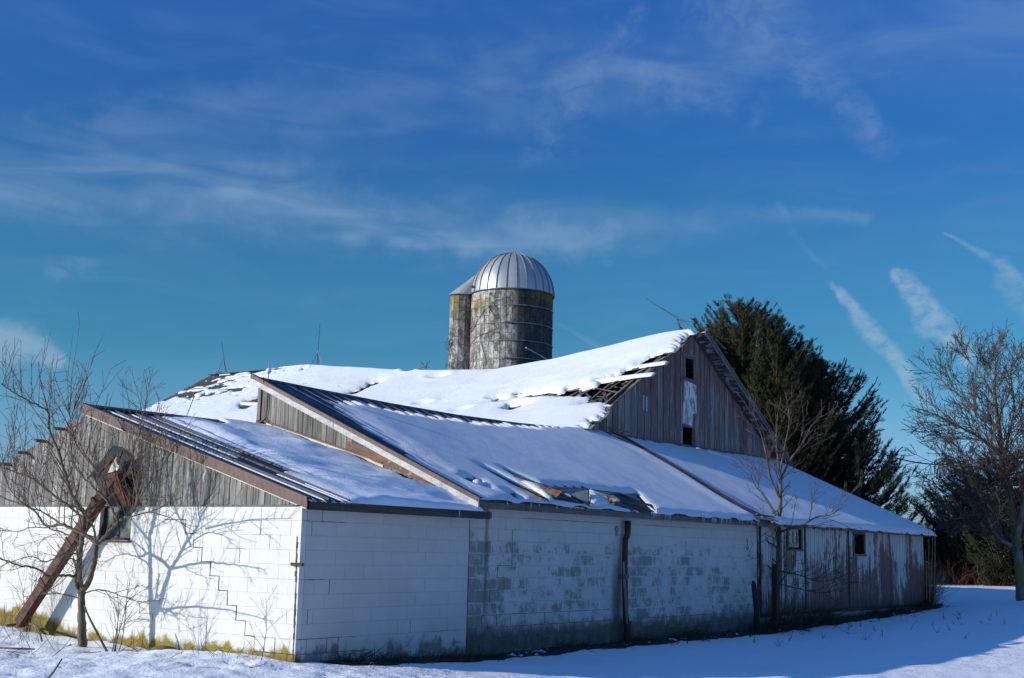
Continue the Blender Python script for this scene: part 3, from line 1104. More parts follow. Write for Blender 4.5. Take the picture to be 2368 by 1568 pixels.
for k in range(60):
    xa = S1 - .24 + k * (S2 - S1 + .3) / 60
    xb = S1 - .24 + (k + 1.02) * (S2 - S1 + .3) / 60
    mb.bar((xa, TB_ + .02, float(zB(xa, TB_ - .001)) + .02), (xb, TB_ + .02, float(zB(xb, TB_ - .001)) + .02), .10, .05)
obj('ridge_board', mb.out(), 'grey_fascia', wing)
mb = MB()
for k in range(12):
    xa = S1 + k * (S2 - S1) / 12
    xb = S1 + (k + 1) * (S2 - S1) / 12
    mb.prism([(xa, TB_ + .03, 0), (xb, TB_ + .03, 0), (xb, TB_ + .03, float(zB(xb, TB_ - .001)) - .03), (xa, TB_ + .03, float(zB(xa, TB_ - .001)) - .03)], (0, .03, 0))
obj('back_wall', mb.out(), 'grey_board', wing)
# deck under the torn sheets, fascia boards
for k, yy in enumerate(np.arange(-.26, 1.3, .19)):
    z0 = float(zB(9, yy)) - .025
    obj('deck_board', MB().prism([(8.4, yy, z0), (11.6, yy, z0), (11.6, yy + .175, z0 + .073), (8.4, yy + .175, z0 + .073)], (0, 0, .02)).out(), 'dark_fascia', wing)
for a, b in ((S1 - .12, 7.2), (7.203, 11.4), (11.403, S2 + .12)):
    obj('fascia', MB().box((a, -.275 + random.uniform(-.003, .003), 2.29), (b, -.25, 2.405)).out(), 'grey_fascia', wing)
obj('soffit', MB().box((S1, -.249, 2.38), (S2, -.0, 2.395)).out(), 'dark_fascia', wing)


def sheet(parent, name, pts, mat, th=.005):
    p = [np.array(a, float) for a in pts]
    n_ = np.cross(p[1] - p[0], p[2] - p[0])
    n_ = n_ / np.linalg.norm(n_) * th
    return obj(name, MB().prism(p, n_).out(), mat, parent)


def z5(x, y, h): return onB(1069.5 + .2075 * x, 1069.5 + .2075 * y, h)


# bent and lifted roof sheets near the eave
sheet(wing, 'bent_sheet', [z5(170, 45, .02), z5(520, 240, .10), z5(880, 408, .10), z5(860, 425, .02), z5(500, 262, .01)], 'dull_steel')
sheet(wing, 'bent_sheet', [z5(600, 290, .06), z5(640, 282, .12), z5(885, 402, .12), z5(860, 424, .05)], 'orange_rust')
sheet(wing, 'bent_sheet', [z5(640, 305, .03), z5(905, 382, .13), z5(975, 438, .07), z5(930, 425, .03)], 'dull_steel')
sheet(wing, 'bent_sheet', [z5(445, 95, .03), z5(700, 185, .15), z5(1000, 275, .20), z5(900, 262, .17), z5(560, 158, .07)], 'dull_steel')
sheet(wing, 'bent_sheet', [z5(640, 215, .05), z5(860, 272, .17), z5(1110, 322, .24), z5(1095, 340, .22), z5(1012, 415, .08), z5(985, 330, .12)], 'orange_rust')
sheet(wing, 'bent_sheet', [z5(1005, 265, .10), z5(1400, 288, .20), z5(1402, 304, .19), z5(1040, 282, .11)], 'dull_steel')
sheet(wing, 'lifted_sheet', [z5(1045, 284, .10), z5(1398, 308, .20), z5(1408, 476, .08), z5(1130, 330, .06)], 'galvanised')
sheet(wing, 'bent_sheet', [z5(1399, 290, .21), z5(1411, 292, .21), z5(1416, 482, .09), z5(1403, 478, .09)], 'rust')
sheet(wing, 'bent_sheet', [z5(1105, 318, .07), z5(1130, 326, .08), z5(1415, 470, .09), z5(1408, 484, .06), z5(1270, 425, .03)], 'dark_roof_metal')
sheet(wing, 'bent_sheet', [z5(1475, 343, .08), z5(1742, 408, .22), z5(1735, 416, .22), z5(1652, 462, .10), z5(1600, 400, .12)], 'orange_rust')
sheet(wing, 'bent_sheet', [z5(1420, 297, .12), z5(1765, 335, .26), z5(1785, 348, .26), z5(1930, 342, .26), z5(1945, 352, .26), z5(2030, 448, .12), z5(1900, 400, .17), z5(1560, 345, .14)], 'dull_steel')
sheet(wing, 'bent_sheet', [z5(1935, 345, .27), z5(1947, 350, .27), z5(2040, 452, .12), z5(2110, 470, .10), z5(2160, 545, .03), z5(2085, 490, .06), z5(2020, 470, .08)], 'dark_roof_metal')
sheet(wing, 'bent_sheet', [z5(420, 350, .03), z5(620, 340, .05), z5(520, 378, .06), z5(455, 412, .02)], 'rust')
sheet(wing, 'bent_sheet', [z5(20, 200, .02), z5(250, 330, .05), z5(390, 400, .05), z5(380, 406, .01)], 'dark_roof_metal')
sheet(wing, 'bent_sheet', [z5(520, 370, .04), z5(560, 372, .06), z5(650, 425, .03), z5(600, 425, .0)], 'dark_roof_metal')
sheet(wing, 'bent_sheet', [z5(1100, 395, .02), z5(1115, 392, .05), z5(1300, 468, .05), z5(1290, 478, .02)], 'orange_rust')

# rusty strip between wing roof and lean-to roof
mb = MB()
spts = [(1372, 985), (1440, 1010), (1560, 1078), (1660, 1140), (1700, 1164), (1752, 1192)]
SP = [onpl(a, b, (0, -(4.74 - 2.42) / 5.37, 1.), (14.8, -.3, 2.42 + .09)) for a, b in spts]
for a, b in zip(SP, SP[1:]): mb.bar(a, b + (b - a) * .01, .13, .05)
obj('rusty_strip', mb.out(), 'rust', wing)
mb = MB()
for a, b in zip(SP, SP[1:]): mb.bar(a + (-.10, 0, -.035), b + (-.10, 0, -.035), .06, .04)
obj('white_strip', mb.out(), 'white_trim', wing)
# broken timber at both ends of the strip
hp = SP[0]
for i, (dx_, dy_, dz_, l_, an) in enumerate(((-.5, .1, .10, 1.1, .35), (-.3, -.25, .05, .9, -.15), (-.75, .15, .0, .7, .8), (-.1, -.35, .0, .9, -.5), (-.55, -.1, .16, .6, .1), (.0, .05, .12, .7, -.75))):
    a = hp + np.array([dx_, dy_, dz_])
    b = a + np.array([math.cos(an) * l_, -abs(math.sin(an)) * l_, -.02 - .3 * l_ * abs(math.sin(an))])
    obj('broken_board', MB().bar(a, b, .11, .025, (0, -.3, 1)).out(), 'deck_board', wing)
lp = SP[-1]
for i, (dx_, dy_, dz_, l_, an) in enumerate(((-.35, -.02, -.02, .55, -.5), (-.3, -.12, -.06, .5, -.8), (-.05, .0, .03, .45, -.6), (.0, -.1, -.03, .4, -.3))):
    a = lp + np.array([dx_, dy_, dz_])
    b = a + np.array([math.cos(an) * l_, math.sin(an) * l_, -.12 * l_])
    obj('broken_board', MB().bar(a, b, .07, .03, (0, -.3, 1)).out(), 'deck_board' if i else 'galvanised', wing)

# drain pipe with its strap, and vent
dp = MB()
X0 = 8.77
pp = [(X0 + .03, -.10, 2.24), (X0 + .03, -.10, 2.02), (X0 + .015, -.10, 1.95), (X0 - .04, -.09, 1.89), (X0 - .05, -.09, 1.8), (X0 - .05, -.09, 1.15), (X0 - .03, -.10, .5), (X0 - .01, -.11, .28)]
dp.tube(pp, [.068, .066, .064, .062, .06, .06, .06, .066], 8)
dp.tube([(X0 + .02, -.12, .32), (X0 + .02, -.12, .08), (X0 - .02, -.13, -.1)], [.085, .075, .06], 8)
pipe = obj('drain_pipe', dp.out(), 'dark_rust', wing, smooth=True)
obj('strap', MB().box((X0 - .17, -.16, 1.13), (X0 + .0, -.145, 1.21)).box((X0 - .17, -.144, 1.13), (X0 - .155, -.01, 1.21)).out(), 'grey_fascia', pipe)
obj('vent', MB().tube([(8.69 - .16, -.035, 2.07), (8.69 - .16, -.002, 2.07)], [.055, .06], 10).box((8.50, -.015, 1.94), (8.56, -.004, 2.01)).out(), 'concrete', wing)
obj('leaning_lath', MB().bar((X0 - .16, -.115, 1.45), (X0 - .05, -.155, .28), .075, .02, (0, 1, 0)).out(), 'grey_board', None,
    'narrow weathered lath leaning against the wall beside the rusty drain pipe', 'board')

# ------------------------------------------------------------------ lean-to
x = S2 + .03
WC = [(16.62, 17.51, 1.80, 2.30), (21.03, 21.92, 1.72, 2.28)]
ztop = 2.40
while x < S3 - .03:
    w = random.choice((.128, .136, .142))
    w = min(w, S3 - x)
    segs = [(.30 + random.uniform(-.03, .02), ztop)]
    for (a, b, c, d) in WC:
        if x + w > a and x < b: segs = [(segs[0][0], c), (d, ztop)]
    jy = random.uniform(0, .008)
    for (zb, zt) in segs:
        obj('board', MB().box((x + .009, -.02 - jy, zb), (x + w - .009, .0, zt)).out(), 'peeling_siding', lean)
    x += w
lm = MB()
xx = S2 + .02
for (a, b, c, d) in WC:
    lm.box((xx, .002, .2), (a, .03, 2.42)).box((a, .002, .2), (b, .03, c)).box((a, .002, d), (b, .03, 2.42))
    xx = b
lm.box((xx, .002, .2), (S3 - .02, .03, 2.42))
obj('siding_backing', lm.out(), 'dark_fascia', lean)
for xx in (14.99, 17.66, 20.62, 26.86):
    obj('corner_board', MB().box((xx, -.034, .3), (xx + .11, -.027, 2.40)).out(), 'post_wood' if xx < 22 else 'peeling_siding', lean)
obj('foundation', MB().box((S2 + .02, .006, -.4), (S3, .2, .32)).out(), 'concrete', lean)
obj('end_wall', MB().prism([(S3 - .03, .03, 0), (S3 - .03, 5, 0), (S3 - .03, 5, 4.6), (S3 - .03, .03, 2.4)], (.03, 0, 0)).out(), 'peeling_siding', lean)
for i, (a, b, c, d) in enumerate(WC):
    fm = MB()
    fm.box((a - .02, -.05, c - .03), (a + .06, -.022, d + .03)).box((b - .06, -.05, c - .03), (b + .02, -.022, d + .03))
    fm.box((a + .06, -.05, d - .02), (b - .06, -.022, d + .05)).box((a - .04, -.07, c - .05), (b + .04, -.024, c - .002))
    wf = obj('window', fm.out(), 'grey_fascia', lean)
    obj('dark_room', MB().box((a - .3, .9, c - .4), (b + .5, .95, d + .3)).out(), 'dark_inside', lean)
    if i == 0:
        sh = MB()
        bx0, bx1, bz0, bz1 = a + .22, b - .12, c + .06, d - .03
        for (p, q_) in (((bx0, bz0), (bx0, bz1)), ((bx1, bz0), (bx1 - .05, bz1)), ((bx0, bz0), (bx1, bz0)), ((bx0, bz1), (bx1 - .05, bz1)), (((bx0 + bx1) / 2, bz0), ((bx0 + bx1) / 2 - .02, bz1)), ((bx0, bz0 + .07), (bx1, bz0 + .06))):
            sh.bar((p[0], .02, p[1]), (q_[0], .02, q_[1]), .03, .03, (0, 1, 0))
        obj('tilted_sash', sh.out(), 'white_trim', wf)
        obj('pane', MB().box((bx0, .024, bz0), (bx1 - .05, .03, bz1)).out(), 'window_glass', wf)
    else:
        obj('broken_slat', MB().bar((a + .35, .1, d - .22), (a + .55, .1, d - .27), .02, .015).out(), 'deck_board', wf)
# lean-to roof: sheets, ragged eave
x = S2 + .0
k = 0
while x < S3 + .2:
    x1 = min(x + .62, S3 + .24)
    e = -.34 + random.uniform(-.03, .02)
    vv = []
    for yy in (e, TB_ - .02):
        for cx, ch in ((x, 0), (x + .02, .03), (x + .05, .03), (x + .07, 0), (x1 - .001, 0)):
            vv.append((cx, yy, float(zB(cx, min(yy, TB_ - .03))) + ch + .01))
    vv += [(a, b, c - .012) for a, b, c in vv]
    ff = [(i, i + 1, 6 + i, 5 + i) for i in range(4)] + [(10 + i, 15 + i, 16 + i, 11 + i) for i in range(4)] + [(i, 10 + i, 11 + i, i + 1) for i in range(4)] + [(4, 14, 19, 9), (0, 5, 15, 10)]
    obj('roof_panel', (vv, ff), 'dark_roof_metal', lean)
    x = x1
x = S2 + .1
while x < S3 + .15:
    w = random.uniform(.5, 1.1)
    x1 = min(x + w, S3 + .2)
    z = 2.355 + random.uniform(-.012, .012)
    obj('eave_board', MB().bar((x, -.27, z), (x1 - .01, -.27, z + random.uniform(-.015, .015)), .02, .075).out(), 'deck_board', lean)
    x = x1
for xx in np.arange(S2 + .4, S3, .6):
    obj('rafter_tail', MB().bar((xx, .0, 2.50), (xx, -.30, 2.345), .05, .09).out(), 'rafter_wood', lean)
obj('rake_board', MB().prism([(S3 + .2, -.3, 2.30), (S3 + .2, 5, 4.62), (S3 + .2, 5, 4.76), (S3 + .2, -.3, 2.40)], (.03, 0, 0)).out(), 'dark_fascia', lean)

# ------------------------------------------------------------------ barn
BX0, BX1, BY0, BY1 = 15.4, 27.15, TB_, 26.5
APZ = 8.22
# ridge height along Y (the roof sags in the middle)
B_SAG = [(4.4, 8.38), (5.2, 8.33), (6.7, 8.15), (8.3, 7.92), (10.3, 7.69), (12.6, 7.52), (14.6, 7.60), (16.6, 7.74), (18.5, 7.92), (21.4, 8.22), (23, 8.29), (26.9, 8.30)]
EV0, EX0 = 4.72, 15.0
EV1, EX1 = 4.70, 27.9


def zBarn(X, Y):
    X = np.asarray(X, float)
    r = interp(Y, B_SAG)
    t = np.clip((X - EX0) / (SB - EX0), -.1, 1)
    sagm = (8.22 - r) * .35 * 4 * t * (1 - t) * .6
    left = EV0 + (r - EV0) * t - sagm
    right = r - (X - SB) * (r - EV1) / (EX1 - SB)
    return np.where(X < SB, left, right)


def onL(x, y):                     # on the nominal plane of the left barn slope, iterated for the sag
    p = np.array([18., 10., 6.])
    for _ in range(12):
        h = float(interp(p[1], B_SAG))
        sl_ = (h - EV0) / (SB - EX0)
        p = onpl(x, y, (-sl_, 0, 1.), (EX0, 0, EV0))
        p[1] = min(max(p[1], 3.), 28.)
    return p


def z3(x, y): return onL(1098.5 + .26856 * x, 751.6 + .26856 * y)     # region of the gable-side hole
def z4(x, y): return onL(578.1 + .2581 * x, 809.4 + .2581 * y)        # slit above the wing ridge
def z6(x, y): return onL(289 + .1709 * x, 809.4 + .1709 * y)          # far corner of the roof


H1 = [z3(*p)[:2] for p in [(365, 585), (400, 565), (500, 560), (570, 550), (660, 572), (740, 588), (800, 556), (880, 538), (940, 560), (1040, 540), (1085, 520), (1070, 490), (1150, 455),
                            (1250, 430), (1300, 402), (1390, 368), (1440, 318), (1560, 272), (1640, 246), (1790, 215), (1660, 360), (1520, 480), (1340, 620), (1200, 705), (1110, 668), (1040, 668), (930, 692), (985, 645), (985, 622), (900, 618), (720, 622), (600, 615), (500, 626), (430, 618), (370, 612)]]
H2 = [z3(*p)[:2] for p in [(250, 727), (300, 690), (380, 682), (480, 672), (470, 690), (330, 735)]]
H3 = [z3(*p)[:2] for p in [(178, 636), (190, 608), (245, 612), (238, 642)]]
H4 = [z4(*p)[:2] for p in [(870, 380), (960, 348), (1030, 318), (1080, 288), (1155, 283), (1150, 300), (1080, 324), (1010, 352), (940, 384)]]
H5 = [z6(*p)[:2] for p in [(1570, 770), (1650, 705), (1750, 680), (1830, 650), (1960, 630), (1960, 690), (1800, 745), (1640, 815), (1570, 812)]]
HOLES = [H1, H2, H3, H4, H5]

# gable boards, each one cut round the openings
OPN = [(20.80, 21.48, 6.86, 7.46, 'up'), (20.74, 21.52, 5.46, 6.78, 'panel'), (20.76, 21.40, 4.7, 5.42, 'low')]


def ztopg(X):
    return float(zBarn(X, 5.07)) - .09


x = BX0 + .02
while x < BX1 - .1:
    w = random.choice((.30, .33, .36, .38))
    if x + w > BX1: w = BX1 - x
    cutx = [(x, x + w)]
    # split at opening sides so pieces end cleanly
    for xe in (20.76, 21.50):
        if x < xe - .05 and x + w > xe + .05: w = xe - x; break
    xa, xb = x + .016, x + w - .016
    mid = (xa + xb) / 2
    zs = [(4.68, None)]
    if 20.76 < mid < 21.50: zs = [(4.68, 4.70), (5.42, 6.86), (7.46, None)]
    jy = random.uniform(0, .012)
    ln = random.uniform(-.012, .012)
    for (zb, zt) in zs:
        tl = ztopg(xa) if zt is None else zt
        tr = ztopg(xb) if zt is None else zt
        if x < SB < x + w and zt is None: tl = tr = min(tl, tr)
        if min(tl, tr) < zb + .03: continue
        v = [(xa, BY0 - .022 - jy, zb), (xb, BY0 - .022 - jy, zb), (xb, BY0 - jy, zb), (xa, BY0 - jy, zb),
             (xa + ln, BY0 - .022 - jy, tl), (xb + ln, BY0 - .022 - jy, tr), (xb + ln, BY0 - jy, tr), (xa + ln, BY0 - jy, tl)]
        f = [(0, 3, 2, 1), (4, 5, 6, 7), (0, 1, 5, 4), (1, 2, 6, 5), (2, 3, 7, 6), (3, 0, 4, 7)]
        obj('board', (v, f), 'barn_board', barn)
    x += w + random.uniform(.0, .006)
gl = MB()
gl.prism([(BX0 + .05, BY0 + .004, 3.6), (20.7, BY0 + .004, 3.6), (20.7, BY0 + .004, ztopg(20.7)), (BX0 + .05, BY0 + .004, ztopg(BX0 + .05))], (0, .02, 0))
gl.prism([(21.56, BY0 + .004, 3.6), (BX1 - .05, BY0 + .004, 3.6), (BX1 - .05, BY0 + .004, ztopg(BX1 - .05)), (21.56, BY0 + .004, ztopg(21.56))], (0, .02, 0))
obj('gable_lining', gl.out(), 'dark_inside', barn)
fm = MB()
a, b, c, d = 20.80, 21.48, 6.86, 7.46
fm.box((a - .06, BY0 - .06, c - .05), (a + .08, BY0 - .036, d)).box((b - .08, BY0 - .06, c - .05), (b + .06, BY0 - .036, d))
fm.box((a - .1, BY0 - .065, d + .002), (b + .1, BY0 - .036, d + .16)).box((a - .08, BY0 - .09, c - .09), (b + .08, BY0 - .036, c - .052))
obj('window', fm.out(), 'grey_fascia', barn)
obj('peeling_door', MB().prism([(20.72, BY0 - .06, 5.46), (21.30, BY0 - .06, 5.42), (21.34, BY0 - .06, 5.80), (21.58, BY0 - .065, 5.82), (21.56, BY0 - .06, 6.70), (20.78, BY0 - .06, 6.78)], (0, .02, 0)).out(), 'peeled_panel', barn)
obj('lintel', MB().box((20.70, BY0 - .07, 5.36), (21.48, BY0 - .045, 5.41)).out(), 'grey_board', barn)
obj('hatch_jamb', MB().box((21.30, BY0 - .05, 4.75), (21.46, BY0 - .036, 5.355)).out(), 'dark_fascia', barn)
for (x_, y_) in ((1490, 922), (1497, 925)):
    p = ony(x_, y_ + 10, BY0 - .06)
    obj('nailed_patch', MB().box((p[0] - .045, BY0 - .045, p[2] - .20), (p[0] + .03, BY0 - .036, p[2] + .22)).out(), 'white_trim', barn)
# side and back walls
obj('west_wall', MB().box((BX0, BY0 + .03, 0), (BX0 + .05, BY1, EV0 - .1)).out(), 'rafter_wood', barn)
for k, yy in enumerate(np.arange(BY0 + .03, 8.6, .14)):
    obj('west_board', MB().box((BX0 - .03 + random.uniform(-.01, .01), yy, 4.0), (BX0 - .006, yy + .13, 4.74)).out(), 'deck_board', barn)
obj('east_wall', MB().box((BX1 - .05, BY0 + .03, 0), (BX1, BY1, EV0 + .1)).out(), 'rafter_wood', barn)
bw = [(BX0, BY1, 0), (BX1, BY1, 0), (BX1, BY1, 5.0), (SB, BY1, 8.15), (BX0, BY1, 4.9)]
obj('back_wall', MB().prism(bw, (0, -.05, 0)).out(), 'rafter_wood', barn)
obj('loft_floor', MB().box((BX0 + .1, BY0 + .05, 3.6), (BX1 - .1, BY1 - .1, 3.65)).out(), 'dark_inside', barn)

# roof boards on the left slope: rows running along the ridge, broken away at the holes
NR = 34
pol = [np.array(h) for h in HOLES]


def in_holes(X, Y, grow=0.):
    X = np.atleast_1d(X)
    Y = np.atleast_1d(Y)
    d = np.full(X.shape, 1e9)
    for h in HOLES: d = np.minimum(d, sdpoly(X, Y, h))
    return d < grow


OVER = [random.uniform(.12, .42) if r_ < 8 else random.uniform(.04, .26) for r_ in range(40)]
keep_rows = {}
for bpt in ((1500, 340), (1320, 455)):       # the two long boards still bridging the hole
    r = int((z3(*bpt)[0] - EX0) / (SB - EX0) * NR)
    keep_rows[r] = 1
dxr = (SB - EX0) / NR
for r in range(NR):
    x0 = EX0 + r * dxr
    x1 = x0 + dxr - .008
    if r in keep_rows: OVER[r] = .45
    over = OVER[r]
    ya = BY0 - over
    yy = np.arange(ya, BY1 + .3, .12)
    solid = np.ones(len(yy), bool)
    if r not in keep_rows:
        solid = ~in_holes(np.full(len(yy), (x0 + x1) / 2), yy, -.02 + random.uniform(-.03, .06))
    # runs
    s = None
    for i in range(len(yy)):
        if solid[i] and s is None: s = i
        if s is not None and (i == len(yy) - 1 or not solid[i + 1]):
            a_, b_ = yy[s], yy[i] + .1
            if b_ - a_ > .2:
                n_ = max(2, int((b_ - a_) / .8) + 1)
                ys_ = np.linspace(a_, b_, n_)
                vv = []
                lift = random.uniform(0, .012)
                for y__ in ys_:
                    for X_ in (x0, x1):
                        vv.append((X_, y__, float(zBarn(X_, y__)) - .02 + lift))
                vv += [(a, b, c - .022) for a, b, c in vv]
                N2 = 2 * n_
                ff = []
                for j in range(n_ - 1):
                    q_ = 2 * j
                    ff += [(q_, q_ + 2, q_ + 3, q_ + 1)[::-1], (N2 + q_, N2 + q_ + 1, N2 + q_ + 3, N2 + q_ + 2)[::-1], (q_, N2 + q_, N2 + q_ + 2, q_ + 2)[::-1], (q_ + 1, q_ + 3, N2 + q_ + 3, N2 + q_ + 1)[::-1]]
                ff += [(0, 1, N2 + 1, N2), (N2 - 2, 2 * N2 - 2, 2 * N2 - 1, N2 - 1)]
                obj('roof_board', (vv, ff), 'deck_board', barn)
            s = None
# rafters of both slopes
for yy in np.arange(5.3, 26.4, .75):
    pts_ = [(X_, yy, float(zBarn(X_, yy)) - .13) for X_ in np.linspace(EX0 + .3, SB, 4)]
    mb = MB()
    for a, b in zip(pts_, pts_[1:]): mb.bar(a, b, .06, .13)
    obj('rafter', mb.out(), 'rafter_wood', barn)
# right slope: boards seen from below where they overhang, with barge board
for r in range(21):
    dx1 = (EX1 - SB) / 21
    x0 = SB + r * dx1
    x1 = x0 + dx1 - random.uniform(.02, .06)
    ya = BY0 - .42
    vv = []
    for y__ in (ya, 10, 14, 20, 26.7):
        for X_ in (x0, x1): vv.append((X_, y__, float(zBarn(X_, max(y__, BY0))) - .02))
    vv += [(a, b, c - .022) for a, b, c in vv]
    ff = []
    for j in range(4):
        q_ = 2 * j
        ff += [(q_, q_ + 2, q_ + 3, q_ + 1)[::-1], (10 + q_, 11 + q_, 13 + q_, 12 + q_)[::-1], (q_, 10 + q_, 12 + q_, q_ + 2)[::-1], (q_ + 1, q_ + 3, 13 + q_, 11 + q_)[::-1]]
    ff += [(0, 1, 11, 10), (8, 18, 19, 9)]
    obj('roof_board', (vv, ff), 'soffit_board', barn)
zr0, zr1 = float(zBarn(SB + .001, BY0)), EV1
obj('barge_board', MB().prism([(SB - .02, BY0 - .45, zr0 - .13), (EX1 + .02, BY0 - .45, zr1 - .13), (EX1 + .02, BY0 - .45, zr1 + .03), (SB - .02, BY0 - .45, zr0 + .05)], (0, .028, 0)).out(), 'grey_board', barn)
obj('barge_batten', MB().prism([(SB, BY0 - .475, zr0 - .02), (EX1 + .02, BY0 - .475, zr1 - .04), (EX1 + .02, BY0 - .475, zr1 + .045), (SB, BY0 - .475, zr0 + .065)], (0, .023, 0)).out(), 'grey_fascia', barn)
obj('wall_rake_trim', MB().prism([(SB, BY0 - .06, zr0 - .20), (EX1 - .7, BY0 - .06, zr1 + .20), (EX1 - .7, BY0 - .06, zr1 + .30), (SB, BY0 - .06, zr0 - .09)], (0, .024, 0)).out(), 'dark_fascia', barn)
obj('rake_lath', MB().prism([(BX0, BY0 - .05, ztopg(BX0) - .0), (SB - .9, BY0 - .05, ztopg(SB - .9)), (SB - .9, BY0 - .05, ztopg(SB - .9) + .04), (BX0, BY0 - .05, ztopg(BX0) + .04)], (0, .03, 0)).out(), 'deck_board', barn)
# loose boards around the hole
for (a, b, w_) in (((1450, 318, 1700, 248)), .14, 0), ((1240, 430, 1300, 400), .1, 0):
    pass
for (xa, ya_, xb, yb_, hh) in ((1290, 470, 1640, 270, .05), (1400, 470, 1560, 300, .0), (900, 620, 1000, 565, .1), (1080, 600, 1200, 520, -.1), (960, 660, 1120, 610, .02), (1180, 500, 1290, 440, .05)):
    a = z3(xa, ya_) + (0, 0, hh - .06)
    b = z3(xb, yb_) + (0, 0, hh - .06)
    obj('loose_board', MB().bar(a, b, .12, .025).out(), 'deck_board', barn)
for k in range(22):
    bx, by = random.choice(((430, 595), (560, 580), (680, 600), (800, 590), (900, 580), (1000, 600), (1080, 560), (1180, 520), (1300, 480), (1120, 620), (1240, 560)))
    a = z3(bx + random.uniform(-30, 30), by + random.uniform(-15, 15))
    an = random.choice((1.57, 1.45, 1.7, .2, -.3, .6)) + random.uniform(-.2, .2)
    l_ = random.uniform(.35, 1.2)
    b = a + np.array([math.cos(an) * l_ * .8, math.sin(an) * l_, math.cos(an) * l_ * .45 + random.uniform(-.1, .12)])
    a[2] -= random.uniform(.06, .3)
    b[2] -= .08
    obj('loose_board', MB().bar(a, b, random.uniform(.05, .14), .025).out(), 'rafter_wood', barn)
# flashing along the foot of the gable
obj('foot_flashing', MB().prism([(BX0, BY0 - .10, float(zB(16, 4.9)) + .02), (BX1, BY0 - .10, float(zB(27, 4.9)) + .02), (BX1, BY0 - .035, float(zB(27, 5)) + .10), (BX0, BY0 - .035, float(zB(16, 5)) + .10)], (0, -.006, .0)).out(), 'dull_steel', barn)

# shingles on the far upper corner of the left slope (rows of separate tabs)
sh = MB()
for r in range(44):
    t0 = r / 44.
    xa = EX0 + (SB - EX0) * t0
    xb = xa + (SB - EX0) / 44 * 1.15
    y = 17.5 + random.uniform(0, .3)
    while y < 26.9:
        w = random.uniform(.24, .34)
        yy1 = min(y + w - .015, 26.95)
        zl = float(zBarn(xa, y))
        zh = float(zBarn(min(xb, SB), y))
        cz = .018 + random.uniform(0, .012)
        a = [(xa + random.uniform(-.02, .02), y, zl + cz), (xb, y, zh + .006), (xb, yy1, float(zBarn(min(xb, SB), yy1)) + .006), (xa + random.uniform(-.02, .02), yy1, float(zBarn(xa, yy1)) + cz)]
        sh.add(a + [(p[0], p[1], p[2] - .012) for p in a], [(0, 3, 2, 1), (0, 4, 7, 3), (0, 1, 5, 4), (3, 7, 6, 2)])
        y += w
obj('shingles', sh.out(), 'asphalt_shingle', barn, kind='stuff')
mb = MB()
yy = np.linspace(17, 26.95, 14)
for a, b in zip(yy, yy[1:]): mb.bar((SB, a, float(zBarn(SB, a)) + .03), (SB, b, float(zBarn(SB, b)) + .03), .26, .03)
obj('ridge_cap', mb.out(), 'asphalt_shingle', barn)

# ------------------------------------------------------------------ snow on the roofs


def snow_layer(name, label, zf, xr, yr, step, T, mat='roof_snow', stepy=None):
    xs_ = np.arange(xr[0], xr[1] + step, step)
    ys_ = np.arange(yr[0], yr[1] + (stepy or step), stepy or step)
    X, Y = np.meshgrid(xs_, ys_, indexing='ij')
    t = T(X, Y)
    base_ = zf(X, Y)
    Z = base_ + .012 + np.maximum(t, -.03)
    n1_, n2_ = X.shape
    id_ = np.arange(n1_ * n2_).reshape(n1_, n2_)
    q_ = np.stack([id_[:-1, :-1], id_[1:, :-1], id_[1:, 1:], id_[:-1, 1:]], -1).reshape(-1, 4)
    tt = t.ravel()
    ok = (tt[q_] > -.004).any(1)
    q_ = q_[ok]
    used = np.unique(q_)
    re = np.full(n1_ * n2_, -1)
    re[used] = np.arange(len(used))
    V = np.stack([X, Y, Z], -1).reshape(-1, 3)[used]
    return obj(name, (V, re[q_]), mat, None, label, 'snow', kind='stuff', smooth=True)


def edge_prof(d, w, T):            # d positive inside
    return np.where(d > 0, T * np.sqrt(np.clip(1 - (1 - np.clip(d / w, 0, 1)) ** 2, 0, 1)), d * .6)


def P2(f, pts): return [f(*p)[:2] for p in pts]


